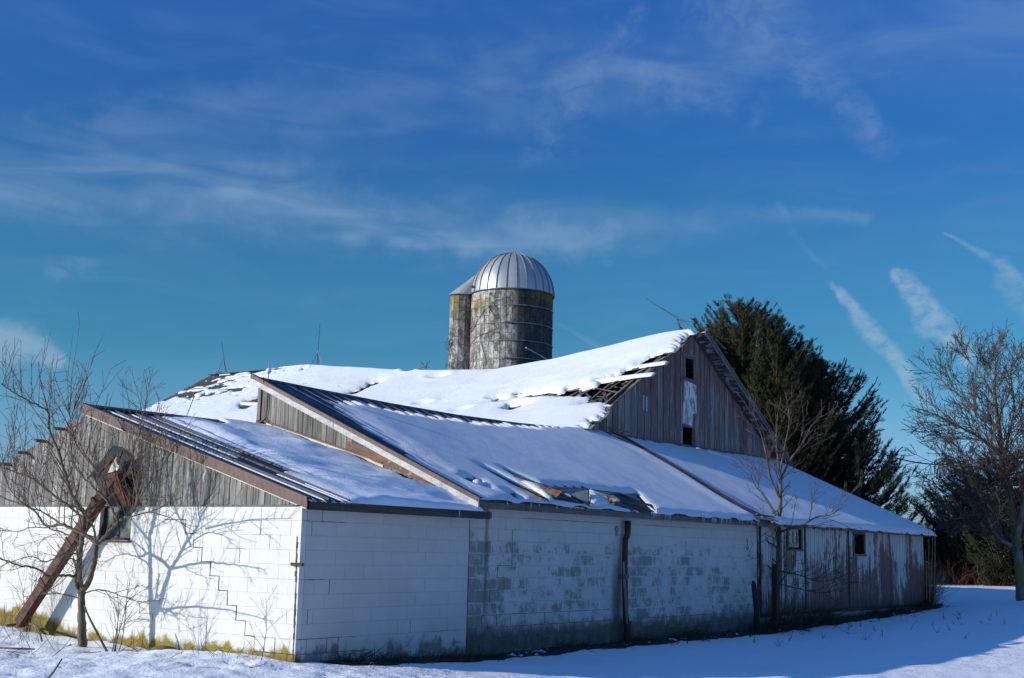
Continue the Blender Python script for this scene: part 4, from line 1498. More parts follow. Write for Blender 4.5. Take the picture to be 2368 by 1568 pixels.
# barn: thick white blanket with holes
def T_barn(X, Y):
    d = np.minimum(X - (EX0 - .12), (SB + .30) - X)
    row = np.clip(((X - EX0) / dxr).astype(int), 0, 38)
    ov = np.array(OVER)[row]
    inrow = np.abs(((X - EX0) / dxr) % 1 - .5)
    d = np.minimum(d, Y - (BY0 - ov + .05 + .16 * sstep(inrow, .3, .5) + fbm(X * 9, Y * 2, 2, 5) * .18))
    d = np.minimum(d, (BY1 + .30) - Y)
    dh = np.full(X.shape, 9.)
    for h in HOLES: dh = np.minimum(dh, sdpoly(X, Y, h))
    jag = (fbm(X * 7, Y * 7, 3, 2) - .5) * .20 - .05
    d = np.minimum(d, dh + jag * sstep(dh, .8, .2))
    for r in keep_rows:            # snow lies on the two bridging boards too
        xm = EX0 + (r + .5) * dxr
        dk = np.minimum(.085 - np.abs(X - xm), Y - (BY0 - .36))
        d = np.where((dh < .1) & (dk > d), dk, d)
    base_t = (.07 + .08 * sstep(Y, BY0 - .2, BY0 + 1.1)) * (1 - .35 * sstep(dh, .5, .0)) + (fbm(X * .5, Y * .35, 3, 1) - .5) * .10 + (fbm(X * 2.2, Y * 1.2, 2, 6) - .5) * .025
    T = edge_prof(d, .16, base_t)
    # wind-bared shingles on the far corner
    Pp = P2(z6, [(1290, 285), (1100, 420), (900, 520), (960, 610), (1250, 600), (1500, 575), (1640, 470), (1750, 350), (1600, 285)])
    ds = sdpoly(X, Y, Pp)
    u = (X - EX0) / ((SB - EX0) / 44)
    teeth = np.minimum(np.abs(u % 1 - .5), .5)
    nn = fbm(X * 1.9, Y * .8, 4, 4)
    thin = sstep(ds, 2.2, -.5)
    lev = thin * .78 + (nn - .5) * 1.5 + (vnoise(Y * 3.4 + np.floor(u) * 7.3, np.floor(u) * 1.7, 2) - .5) * .9
    bare = sstep(lev, .60, .85)
    T = T * (1 - .75 * thin) - bare * .25 * sstep(Y, 15.5, 19)
    e2 = sstep((BY1 + .30) - Y, .5, .1) * sstep(fbm(X * 3, Y * 2, 3, 3), .35, .5)
    T = T - e2 * .2
    # a second small bare patch and dimples over the sagging battens
    for (px, py, r_) in ((1545, 470, .18), (1680, 260, .22), (1890, 545, .2), (1410, 215, .14), (2190, 420, .16)):
        c_ = z4(px, py)
        rr = np.hypot(X - c_[0], (Y - c_[1]) * .6) / r_
        T = T - .07 * np.exp(-rr ** 2) + .03 * np.exp(-((rr - 1.6) ** 2) * 3)
    c_ = z4(940, 320)
    for (px, py, r_) in ((1260, 370, .5), (560, 515, .45), (300, 590, .3), (280, 640, .3), (330, 770, .3), (950, 660, .35)):
        c_ = z3(px, py)
        rr = np.hypot(X - c_[0], (Y - c_[1]) * .5) / r_
        T = T - .06 * np.exp(-rr ** 2)
    return T


snow_layer('barn_roof_snow', 'thick smooth white snow blanket on the sagging barn roof, torn open beside the gable', zBarn, (EX0 - .14, SB + .32), (BY0 - .5, BY1 + .34), .045, T_barn, stepy=.06)

# right barn slope only shows as a rim from the ridge; keep a thin cover there too
def T_barn_r(X, Y):
    d = np.minimum(np.minimum(X - (SB + .25), (EX1) - X), np.minimum(Y - (BY0 - .25), BY1 + .2 - Y))
    return edge_prof(d, .1, .05 + 0 * X)


snow_layer('barn_east_snow', 'thin snow on the hidden east slope of the barn roof', zBarn, (SB + .2, EX1), (BY0 - .4, BY1 + .3), .25, T_barn_r)

# wing: even cover below a ragged upper line
up_line = [onB(a, b) for a, b in ((745, 925), (775, 930), (865, 945), (940, 958), (1010, 966), (1080, 974), (1150, 982), (1210, 988), (1260, 990), (1330, 992), (1372, 998))]
UX = [p[0] for p in up_line]
UY = [p[1] for p in up_line]
lf_line = [onB(a, b) for a, b in ((745, 926), (835, 990), (905, 1036), (955, 1070), (1010, 1105), (1070, 1142), (1092, 1158))]
LY = [p[1] for p in lf_line][::-1]
LX = [p[0] for p in lf_line][::-1]
CAV = [z5(*p, 0)[:2] for p in [(1425, 300), (1770, 345), (1935, 350), (2030, 455), (2165, 560), (2100, 590), (1660, 500), (1740, 410), (1480, 345)]]
CV2 = [z5(*p, 0)[:2] for p in [(1010, 440), (1100, 325), (1140, 345), (1415, 485), (1300, 490), (1010, 440)]]
CV3 = [z5(*p, 0)[:2] for p in [(10, 200), (60, 182), (200, 225), (290, 320), (180, 285), (130, 262)]]
CV4 = [z5(*p, 0)[:2] for p in [(190, 60), (210, 55), (500, 205), (880, 390), (860, 425), (600, 300), (400, 190)]]
CV5 = [z5(*p, 0)[:2] for p in [(450, 95), (480, 95), (700, 190), (880, 262), (1020, 278), (1400, 290), (1400, 470), (1200, 370), (1010, 430), (1000, 330), (820, 262), (640, 205)]]
CV6 = [z5(*p, 0)[:2] for p in [(520, 370), (560, 368), (660, 428), (600, 430)]]


def T_wing(X, Y):
    u = ((X - (S1 - .24)) / .373) % 1
    saw = np.abs(u - .12)
    yu = np.interp(X, UX, UY) + (vnoise(X * 2.7, X * 0 + .5, 3) - .5) * .3 - .25 * sstep(u, .0, .45) + .12
    d = yu - Y
    xl = np.interp(Y, LY, LX)
    dl = (X - xl) + (fbm(X * 2, Y * 2.2, 3, 2) - .5) * .35
    d = np.minimum(d, dl)
    d = np.minimum(d, Y + .36 + (vnoise(X * 3, X * 0, 1) - .5) * .05)
    strip_x = np.interp(Y, [SP[i][1] for i in range(len(SP))][::-1], [SP[i][0] for i in range(len(SP))][::-1])
    d = np.minimum(d, strip_x - .13 - X)
    for c_ in (CAV, CV2, CV3, CV4, CV5, CV6): d = np.minimum(d, sdpoly(X, Y, c_) + (fbm(X * 7, Y * 7, 2, 1) - .5) * .06)
    t = .075 + (fbm(X * .6, Y * .5, 3, 2) - .5) * .03 + (fbm(X * 3.5, Y * 3.5, 3, 3) - .5) * .006
    t = t + .03 * sstep(strip_x - X, 1.0, .2)
    near = sstep(dl, .9, .15)
    t = t * (1 - .55 * near) + near * (fbm(X * 6, Y * 2.4, 2, 5) - .5) * .03
    return edge_prof(d, .22, t)


snow_layer('wing_roof_snow', 'grainy bluish snow sheet on the long wing roof, stopping short of its ribbed ridge', zB, (S1 - .2, S2 + 1.2), (-.36, TB_), .04, T_wing)


def sheet_snow(name, label, pts, h, t=.05):
    p = [z5(a, b, h) for a, b in pts]
    c = sum(p) / len(p)
    top = [c + (q_ - c) * .86 + (0, 0, t) for q_ in p]
    n_ = len(p)
    v = p + top + [c + (0, 0, t * 1.25)]
    f = [(i, (i + 1) % n_, n_ + (i + 1) % n_, n_ + i) for i in range(n_)] + [(n_ + i, n_ + (i + 1) % n_, 2 * n_) for i in range(n_)]
    return obj(name, (v, f), 'roof_snow', None, label, 'snow', smooth=True)


sheet_snow('snow_patch', 'snow tongue lying on the bent orange-rusted roof sheet left of the grey plate', [(650, 212), (860, 270), (985, 330), (1008, 420), (970, 436), (905, 375)], .09)
sheet_snow('snow_patch', 'snow tongue with icicles right of the upright grey metal plate', [(1415, 325), (1480, 352), (1600, 405), (1648, 462), (1500, 488), (1420, 478)], .08)
sheet_snow('snow_patch', 'small snow cap lying in the hole near the wing roof eave', [(105, 240), (150, 215), (215, 235), (235, 262), (180, 275)], .02, .06)
sheet_snow('snow_patch', 'small wedge of snow on the dark sheet under the upright metal plate', [(1140, 350), (1200, 372), (1245, 400), (1180, 385)], .04, .03)


# shed: drifts, with bare strips between ribs near the left edge
def T_shed(X, Y):
    u = ((X + .22) / PW) % 1
    left = sstep(X + .08 * np.sin(Y * 1.3) - .22 * (A_RY - Y) / 5 * 0, .95, 1.5)
    f2 = ((X + .22) / (PW / 2)) % 1
    lines = sstep(np.abs(f2 - .5), .20, .10) * sstep(fbm(X * .8, Y * .7, 2, 2), .28, .40)
    streaks = sstep(fbm(X * 8, Y * .45, 3, 4), .52, .62)
    cover = np.maximum(left, np.maximum(lines * .42, streaks * sstep(X, .75, 1.3) * .9))
    low = sstep(1.3 - Y, -.5, .8)
    cover = np.maximum(cover, sstep(X, .35, .9) * low)
    t = -.02 + cover * (.085 + left * .04) + left * ((fbm(X * .9 + .4 * Y, Y * 1.3, 3, 6) - .5) * .16 + .03 * np.sin(Y * 3.1 + X * 1.6 + 1.5 * fbm(X, Y, 2, 1)))
    d = np.minimum(np.minimum(X + .20, S1 - .07 - X), Y + .345)
    d = np.minimum(d, np.where(X < 2.6, 4.62, 4.86) - Y + (fbm(X * 2, Y, 2, 2) - .5) * .25)
    return np.where(d > 0, np.minimum(edge_prof(d, .12, np.maximum(t, .0) + .0) * (t > .012) - (t <= .012) * .03, 1), d * .6)


snow_layer('shed_roof_snow', 'wind-drifted snow on the shed roof, dark metal showing in stripes along its left edge', zA, (-.2, S1 - .04), (-.36, A_RY + .2), .03, T_shed, mat='snow')


def T_lean(X, Y):
    strip_x = np.interp(Y, [SP[i][1] for i in range(len(SP))][::-1], [SP[i][0] for i in range(len(SP))][::-1])
    d = np.minimum(np.minimum(X - strip_x - .08, S3 + .26 - X), Y + .39 + (vnoise(X * 3, X * 0, 4) - .5) * .08)
    d = np.minimum(d, TB_ - .14 - Y)
    t = .09 + (fbm(X * .5, Y * .6, 3, 4) - .5) * .05 + (fbm(X * 3.5, Y * 3.5, 2, 3) - .5) * .01
    t = t * (1 - .5 * sstep(TB_ - Y, .7, .1) * sstep(fbm(X * 5, Y * 1.5, 2, 3), .4, .6))
    return edge_prof(d, .12, t)


snow_layer('lean_to_roof_snow', 'smooth blue-shaded snow on the lean-to roof in front of the barn gable', zB, (S2 - .1, S3 + .28), (-.42, TB_ - .05), .06, T_lean)


# bare slope of the shed keeps thin snow too
def T_shedl(X, Y):
    d = np.minimum(np.minimum(X - .1, S1 - .1 - X), np.minimum(Y - 5.0, 9.6 - Y))
    return edge_prof(d, .1, .06 + (fbm(X * 2, Y * 2, 2, 1) - .5) * .08)


snow_layer('shed_back_snow', 'thin snow on the stripped far slope of the shed', lambda X, Y: zA(X, Y) - .08, (.05, S1 - .05), (4.95, 9.7), .12, T_shedl)
# fallen snow ledge beside the barn foot board row ends is part of the barn layer

# ------------------------------------------------------------------ icicles
ic_v, ic_f = MB().tube([(0, 0, 0), (.002, 0, -.4), (0, 0, -1)], [1, .55, .06], 5).out()
ic_me = mesh('icicle', [(a * .013, b * .013, c) for a, b, c in ic_v], ic_f)
ic_me.materials.append(MT['ice'])


def icicles(xs_, y, zf, lab, grp, lmin=.05, lmax=.16):
    for x in xs_:
        o = bpy.data.objects.new('icicle', ic_me)
        COL.objects.link(o)
        l_ = random.uniform(lmin, lmax)
        k = random.uniform(.7, 1.2)
        o.location = (x, y, zf(x))
        o.scale = (k, k, l_)
        o['label'] = lab
        o['category'] = 'icicle'
        o['group'] = grp


xs_ = [4.4, 5.1, 5.35, 5.9, 6.35] + [9.3 + .045 * i + random.uniform(-.01, .01) for i in range(8)] + [9.85 + .04 * i for i in range(6)] + [10.35]
icicles(xs_, -.36, lambda x: float(zB(x, -.34)) + .02, 'clear icicle hanging below the torn sheets of the wing eave', 'icicles below the torn roof sheets')
xs_ = []
for c, n_ in ((11.6, 5), (12.0, 8), (12.35, 4), (12.7, 6), (13.3, 3), (13.8, 5), (14.3, 3)):
    xs_ += [c + random.uniform(-.15, .15) for _ in range(n_)]
icicles(xs_, -.36, lambda x: float(zB(x, -.34)) + .02, 'clear icicle in the row on the right half of the wing eave', 'icicles on the right half of the wing eave', .06, .2)
icicles([16.0 + i * .52 + random.uniform(-.2, .2) for i in range(19)], -.37, lambda x: float(zB(x, -.34)) + .0, 'tiny icicle under the ragged lean-to eave', 'icicles under the lean-to eave', .04, .1)
icicles([3.15], -.335, lambda x: 2.26, 'lone clear icicle hanging from the dark shed eave board', 'icicle on the shed eave', .14, .2)

# ------------------------------------------------------------------ silo
silo = thing('concrete_silo', 'tall round stave silo with ribbed metal dome and stained walls behind the barn', 'silo')
sc0 = atd(1184.5, 686, 54.5)
RS = 1.80
ZR = sc0[2]
SX, SY = sc0[0], sc0[1]
NS = 44
sv = []
a0_ = 2 * math.pi / NS
sh_h = .762
w_ = 2 * RS * math.sin(a0_ / 2) - .012
v = []
th_ = .08
st_v = [(-w_ / 2, 0, 0), (w_ / 2, 0, 0), (w_ / 2, 0, sh_h - .010), (-w_ / 2, 0, sh_h - .010)]
c_ = .012
st = MB().add([(-w_ / 2, th_, 0), (w_ / 2, th_, 0), (w_ / 2, th_, sh_h - .01), (-w_ / 2, th_, sh_h - .01), (-w_ / 2, c_, 0), (w_ / 2, c_, 0), (w_ / 2, c_, sh_h - .01), (-w_ / 2, c_, sh_h - .01),
               (-w_ / 2 + c_, 0, c_), (w_ / 2 - c_, 0, c_), (w_ / 2 - c_, 0, sh_h - .01 - c_), (-w_ / 2 + c_, 0, sh_h - .01 - c_)],
              [(8, 9, 10, 11), (4, 5, 9, 8), (5, 6, 10, 9), (6, 7, 11, 10), (7, 4, 8, 11), (0, 1, 5, 4), (1, 2, 6, 5), (2, 3, 7, 6), (3, 0, 4, 7)])
stave_me = mesh('stave', *st.out())
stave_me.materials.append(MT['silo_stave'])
low = MB()
rr2 = RS * math.cos(a0_ / 2)
view_a = math.atan2(CAM[1] - SY, CAM[0] - SX)
for s in range(NS):
    an = s * a0_
    facing = math.cos(an - view_a)
    z = ZR - (sh_h if s % 2 else sh_h / 2)
    zt = ZR
    k = 0
    while zt > -.5:
        zb = zt - (sh_h if (k or s % 2) else sh_h / 2)
        loc = (SX + rr2 * math.cos(an), SY + rr2 * math.sin(an), zb)
        rz = an + math.pi / 2
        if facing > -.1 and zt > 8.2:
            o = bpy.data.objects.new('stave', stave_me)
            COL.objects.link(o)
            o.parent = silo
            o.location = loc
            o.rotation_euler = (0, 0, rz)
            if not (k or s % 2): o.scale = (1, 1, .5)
        else:
            c, n_ = math.cos(rz), math.sin(rz)
            low.add([(loc[0] + c * p[0] - n_ * p[1], loc[1] + n_ * p[0] + c * p[1], zb + p[2]) for p in st_v], [(0, 1, 2, 3)])
        zt = zb
        k += 1
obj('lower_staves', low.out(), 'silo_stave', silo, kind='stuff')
obj('silo_lining', MB().tube([(SX, SY, -.4), (SX, SY, ZR - .02)], RS - .11, 32).out(), 'concrete', silo)
for k in range(16):
    z = ZR - .70 - k * sh_h
    th = np.linspace(0, 2 * math.pi, 49)
    ring = np.stack([SX + (RS + .016) * np.cos(th), SY + (RS + .016) * np.sin(th), np.full(49, z)], -1)
    hp_ = obj('hoop', MB().tube(ring, .017, 5, False).out(), 'galvanised', silo)
    if k < 6:
        an = view_a + (-.1 if k % 2 else .35)
        obj('turnbuckle', MB().box((-.0, -.10, -.03), (.06, .10, .03)).out(), 'dull_steel', hp_)
        o = bpy.data.objects[-1] if False else None
        tb = hp_.children[0] if hp_.children else None
        if tb:
            tb.location = (SX + (RS + .01) * math.cos(an), SY + (RS + .01) * math.sin(an), z)
            tb.rotation_euler = (0, 0, an)
# dome: gores with standing ribs
ND = 26
prof = [(RS + .045, -.02), (RS + .045, .04)] + [((RS + .04) * math.cos(t), .04 + 1.88 * math.sin(t)) for t in np.linspace(.08, 1.42, 10)]
for s in range(ND):
    a_, b_ = s * 2 * math.pi / ND, (s + 1) * 2 * math.pi / ND
    vv = []
    for r_, h_ in prof:
        for an in (a_, (a_ + b_) / 2, b_):
            rr = r_ * (1 - (.008 if an != (a_ + b_) / 2 else 0))
            vv.append((SX + rr * math.cos(an), SY + rr * math.sin(an), ZR + h_))
    ff = []
    for j in range(len(prof) - 1):
        for k in range(2): ff.append((3 * j + k, 3 * j + k + 1, 3 * j + k + 4, 3 * j + k + 3))
    obj('dome_panel', (vv, ff), 'dome_metal', silo, smooth=True)
    rb = [(SX + (r_ + .01) * math.cos(a_), SY + (r_ + .01) * math.sin(a_), ZR + h_) for r_, h_ in prof[1:]]
    obj('dome_rib', MB().tube(rb, .022, 4).out(), 'galvanised', silo)
obj('dome_cap', MB().tube([(SX, SY, ZR + 1.86), (SX, SY, ZR + 1.93), (SX, SY, ZR + 2.02)], [.42, .28, .02], 16).out(), 'dome_metal', silo)
obj('lightning_rod', MB().tube([(SX, SY, ZR + 1.98), (SX, SY, ZR + 2.32)], .013, 5).out(), 'galvanised', silo)
obj('rim_band', MB().tube([(SX + (RS + .06) * math.cos(t), SY + (RS + .06) * math.sin(t), ZR + .0) for t in np.linspace(0, 2 * math.pi, 49)], .025, 5, False).out(), 'dull_steel', silo)
# chute: half-round staved column on the left with sloping roof
lc = atd(1066, 686, 54.6)
d_ = np.array([lc[0] - SX, lc[1] - SY])
d_ = d_ / np.linalg.norm(d_)
ch = np.array([SX, SY]) + d_ * (RS + .42)
RC = .50
stc = []
for s in range(12):
    an = s * 2 * math.pi / 12 + .2
    w2 = 2 * RC * math.sin(math.pi / 12) - .01
    zt = ZR
    k = 0
    while zt > 7.5:
        hh = sh_h if (k or s % 2) else sh_h / 2
        zb = zt - hh
        px, py = ch[0] + RC * math.cos(an), ch[1] + RC * math.sin(an)
        if math.cos(an - view_a) > -.35:
            c, n_ = math.cos(an + math.pi / 2), math.sin(an + math.pi / 2)
            q4 = [(-w2 / 2, 0, zb + .005), (w2 / 2, 0, zb + .005), (w2 / 2, 0, zt - .006), (-w2 / 2, 0, zt - .006)]
            q4 = [(px + c * a - n_ * b, py + n_ * a + c * b, z) for a, b, z in q4]
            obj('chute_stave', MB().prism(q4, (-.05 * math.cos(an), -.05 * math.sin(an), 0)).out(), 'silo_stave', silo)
        zt = zb
        k += 1
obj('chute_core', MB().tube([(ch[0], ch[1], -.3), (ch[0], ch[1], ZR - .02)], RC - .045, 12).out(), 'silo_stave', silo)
for k in range(7):
    z = ZR - .70 - k * sh_h
    ring = [(ch[0] + (RC + .01) * math.cos(t), ch[1] + (RC + .01) * math.sin(t), z) for t in np.linspace(0, 2 * math.pi, 25)]
    obj('chute_hoop', MB().tube(ring, .014, 4, False).out(), 'galvanised', silo)
apx = np.array([SX + d_[0] * (RS * .80), SY + d_[1] * (RS * .80), ZR + 1.12])
vv = [tuple(apx)] + [(ch[0] + (RC + .13) * math.cos(t), ch[1] + (RC + .13) * math.sin(t), ZR - .02) for t in np.linspace(0, 2 * math.pi, 17)[:-1]]
obj('chute_roof', (vv, [(0, 1 + i, 1 + (i + 1) % 16) for i in range(16)]), 'dome_metal', silo)
p = atd(1090, 664, 52.7)
obj('light_fixture', MB().tube([p, p + RT * .10 + UP * .03], [.05, .07], 6).tube([p + RT * .1, p + RT * .16 + UP * .08, p + RT * .17 - UP * .06], .02, 4).out(), 'dark_rust', silo)


def silo_pt(x, y, off=.03):        # point on the silo wall seen at a pixel
    d = ray(x, y)
    ox, oy = CAM[0] - SX, CAM[1] - SY
    R_ = RS + off
    A = d[0] ** 2 + d[1] ** 2
    B = 2 * (ox * d[0] + oy * d[1])
    Cc = ox * ox + oy * oy - R_ * R_
    D = B * B - 4 * A * Cc
    t = (-B - math.sqrt(max(D, 0))) / (2 * A)
    return CAM + d * t


tb = TB()
zz = lambda x, y: (983 + x * .2212, 520.3 + y * .2212)
for path in ([(480, 1230), (560, 1160), (700, 1100), (780, 1045)], [(480, 1130), (540, 1020), (620, 890), (720, 800), (840, 760), (900, 700)], [(640, 1440), (600, 1270), (560, 1080)], [(700, 800), (760, 900), (740, 1000)],
             [(620, 890), (560, 960), (530, 960)], [(840, 760), (880, 720)], [(660, 850), (720, 940), (750, 960)], [(900, 1010), (940, 990), (960, 960)]):
    pts_ = []
    for (a, b), (c, d) in zip(path, path[1:]):
        for t in np.linspace(0, 1, 5)[:-1]:
            pts_.append(silo_pt(*zz(a + (c - a) * t + rng.normal() * 4, b + (d - b) * t + rng.normal() * 4)))
    tb.tube(pts_, np.linspace(.014, .006, len(pts_)), 4)
obj('climbing_vine', tb.out(), 'vine', None, 'leafless vine climbing the stained wall of the silo', 'vine')
tb = TB()
for k in range(26):
    a = atd(1036 + rng.random() * 12, 850 - rng.random() * 90, 54.2)
    pts_ = [a]
    for q_ in range(5): pts_.append(pts_[-1] + np.array([rng.normal() * .06, rng.normal() * .06, rng.normal() * .13 - .02]))
    tb.tube(pts_, np.linspace(.012, .005, 6), 3)
obj('climbing_vine', tb.out(), 'vine', None, 'tangled leafless vine on the narrow chute at the left of the silo', 'vine')
a, b = silo_pt(*zz(1055, 1283), .06), silo_pt(*zz(1290, 1415), .1)
obj('slanting_pipe', MB().tube([a, b], .03, 5).out(), 'pale_flashing', None, 'thin pale pipe slanting down the shaded right side of the silo', 'pipe')

# ------------------------------------------------------------------ lightning rods


def rod(base_px, top_px, Yp, label, legs=3, spread=.35, leg_h=.55, r=.012, zfix=None, tilt=None):
    root = thing('lightning_rod', label, 'lightning rod')
    bp = onpl(base_px[0], base_px[1], (1, 0, 0), (SB, 0, 0)) if Yp is None else Yp
    t_ = bp + UP * 0
    tp = atd(top_px[0], top_px[1], (bp - CAM) @ FW)
    obj('rod', MB().tube([bp, tp], r, 5).out(), 'rod_metal', root)
    d = (tp - bp) / np.linalg.norm(tp - bp)
    j = bp + d * leg_h
    for k in range(legs):
        an = k * 2 * math.pi / legs + .5
        f_ = bp + np.array([math.cos(an), math.sin(an), 0]) * spread
        f_[2] = float(zBarn(f_[0], f_[1])) + .05 if zfix is None else zfix
        obj('leg', MB().tube([j, f_], r * .8, 4).out(), 'rod_metal', root)
    o = obj('clip', MB().tube([j - d * .03, j + d * .03], r * 1.7, 6).out(), 'rod_metal', root)
    return root


rod((521, 858), (513, 790), None, 'thin tripod lightning rod on the far left end of the barn ridge')
rod((733, 847), (740, 748), None, 'tallest upright tripod lightning rod in the middle of the barn ridge')
rt = thing('lightning_rod', 'bent and broken lightning rod on the barn ridge left of the silo', 'lightning rod')
for path in ([(984, 858), (988, 836)], [(962, 857), (983, 848), (992, 850)], [(984, 850), (974, 838), (973, 834)], [(982, 852), (990, 842), (994, 835)]):
    pts_ = [onpl(a, b, (1, 0, 0), (SB, 0, 0)) for a, b in path]
    obj('leg', MB().tube(pts_, .013, 4).out(), 'rod_metal', rt)
rt = thing('lightning_rod', 'toppled lightning rod leaning out to the left from the barn gable peak', 'lightning rod')
for nm, path in (('rod', [(1603, 757), (1567, 738), (1495, 691)]), ('leg', [(1567, 738), (1590, 744), (1603, 744)]), ('leg', [(1565, 738), (1575, 762)]), ('leg', [(1567, 739), (1588, 760)]), ('rod', [(1570, 736), (1530, 712)])):
    pts_ = [onpl(a, b, (1, 0, 0), (SB, 0, 0)) for a, b in path]
    obj(nm, MB().tube(pts_, .010, 4).out(), 'rod_metal', rt)
rt = thing('lightning_rod', 'short lightning rod with round white glass ball on the peak of the wing roof', 'lightning rod')
bp = np.array([S1 + .05, TB_ - .1, 4.72])
tp = atd(616, 836, (bp - CAM) @ FW)
obj('rod', MB().tube([bp, (bp[0], bp[1], tp[2])], .009, 5).out(), 'galvanised', rt)
bz = atd(615, 858, (bp - CAM) @ FW)[2]
obj('ball', MB().tube([(bp[0], bp[1], bz + h) for h in (-.055, -.045, -.02, 0, .02, .045, .055)], [.01, .032, .05, .055, .05, .032, .01], 12).out(), 'white_glaze', rt, smooth=True)
rt = thing('lightning_rod', 'small leaning lightning rod near the left end of the shed ridge', 'lightning rod')
a = np.array([1.9, 4.6, 3.78])
obj('rod', MB().tube([atd(430, 966, (a - CAM) @ FW), atd(449, 917, (a - CAM) @ FW)], .009, 4).out(), 'rod_metal', rt)
# cables
tb = TB()
path = [(609, 872, S1 - .28), (611, 890, S1 - .25), (620, 908, S1 - .06), (618, 945, S1 - .06), (614, 968, S1 - .06), (600, 980, S1 - .3), (575, 988, S1 - .7)]
pts_ = [onx(*p) for p in path]
tb.tube(pts_, [.012] * len(pts_), 4)
pts_ = [onx(620, 908, S1 - .06), onx(634, 902, S1 - .06), onx(640, 896, S1 - .06)]
tb.tube(pts_, [.008] * 3, 4)
obj('ground_cable', tb.out(), 'wire', None, 'black earthing cable drooping down the peak corner of the wing gable', 'cable')
tb = TB()
tb.tube([onpl(a, b, (1, 0, 0), (SB - .4, 0, 0)) for a, b in ((512, 860), (503, 862), (494, 868), (485, 877))], [.02] * 4, 4)
obj('ground_cable', tb.out(), 'wire', None, 'cable running from the rod down the far left edge of the barn roof', 'cable')

# ------------------------------------------------------------------ collapsed conveyor hood at the shed gable
conv = thing('collapsed_conveyor', 'collapsed rusty feed conveyor slanting down the whitewashed gable behind the bare tree', 'conveyor')


def z7(x, y, X): return onx(173.4 + .1843 * x, 982.8 + .1843 * y, X)


a = onx(262, 1098, -.30)
b = onx(38, 1442, -.42)
mb = MB()
dirv = (b - a) / np.linalg.norm(b - a)
side = np.cross(dirv, np.array([1., 0, 0]))
side /= np.linalg.norm(side)
W2 = .082
for off_, wd_, hx_ in ((0, .20, 0),):
    mb.prism([a + side * W2, a - side * W2, b - side * W2, b + side * W2], (-.012, 0, 0))
    for sg in (1, -1):
        c_ = side * sg * W2
        mb.prism([a + c_, b + c_, b + c_ + np.array([.12, 0, 0]), a + c_ + np.array([.12, 0, 0])], side * sg * .008)
obj('trough', mb.out(), 'dark_rust', conv)
for t in (.18, .45, .72):
    c_ = a + (b - a) * t
    obj('bracket', MB().prism([c_ + side * .10 + dirv * .03, c_ - side * .10 + dirv * .03, c_ - side * .10 - dirv * .03, c_ + side * .10 - dirv * .03], (-.03, 0, 0)).out(), 'dark_rust', conv)
X_ = -.30
sheet(conv, 'hood_panel', [z7(440, 248, -.42), z7(480, 262, -.42), z7(205, 640, -.36), z7(140, 690, -.36), z7(300, 470, -.40)], 'dull_steel', .01)
sheet(conv, 'hood_top', [z7(450, 250, -.40), z7(600, 285, -.25), z7(505, 415, -.25), z7(420, 375, -.38)], 'galvanised', .008)
sheet(conv, 'hood_side', [z7(410, 375, -.30), z7(500, 400, -.28), z7(430, 560, -.28), z7(250, 700, -.30), z7(215, 640, -.32)], 'dark_rust', .01)
sheet(conv, 'bright_strip', [z7(552, 365, -.33), z7(520, 440, -.33), z7(540, 500, -.33), z7(490, 590, -.33), z7(420, 600, -.33), z7(480, 470, -.33)], 'galvanised', .012)
sheet(conv, 'bracket_plate', [z7(535, 500, -.34), z7(570, 512, -.34), z7(520, 580, -.34), z7(500, 560, -.34)], 'pale_flashing', .012)
A_ = [z7(385, 680, -.32), z7(500, 572, -.32), z7(530, 625, -.32), z7(700, 1005, -.18), z7(560, 1045, -.18), z7(430, 830, -.24)]
obj('head_box', MB().prism(A_, (.14, 0, 0)).out(), 'dark_rust', conv)
sheet(conv, 'box_edge', [z7(500, 572, -.335), z7(530, 620, -.335), z7(650, 1010, -.20), z7(625, 1015, -.20), z7(505, 650, -.33)], 'rust', .012)
sheet(conv, 'box_edge', [z7(385, 680, -.335), z7(400, 672, -.335), z7(590, 1075, -.19), z7(560, 1075, -.19)], 'dark_rust', .012)
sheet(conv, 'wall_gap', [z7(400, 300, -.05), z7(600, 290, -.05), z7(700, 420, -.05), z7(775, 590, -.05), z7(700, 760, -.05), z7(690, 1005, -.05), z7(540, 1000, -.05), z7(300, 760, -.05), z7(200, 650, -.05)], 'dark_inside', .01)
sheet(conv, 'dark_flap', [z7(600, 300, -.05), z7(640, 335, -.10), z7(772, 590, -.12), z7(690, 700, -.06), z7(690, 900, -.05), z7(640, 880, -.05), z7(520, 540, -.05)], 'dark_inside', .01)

# ------------------------------------------------------------------ trees
def rand_unit():
    v = rng.normal(size=3)
    return v / np.linalg.norm(v)


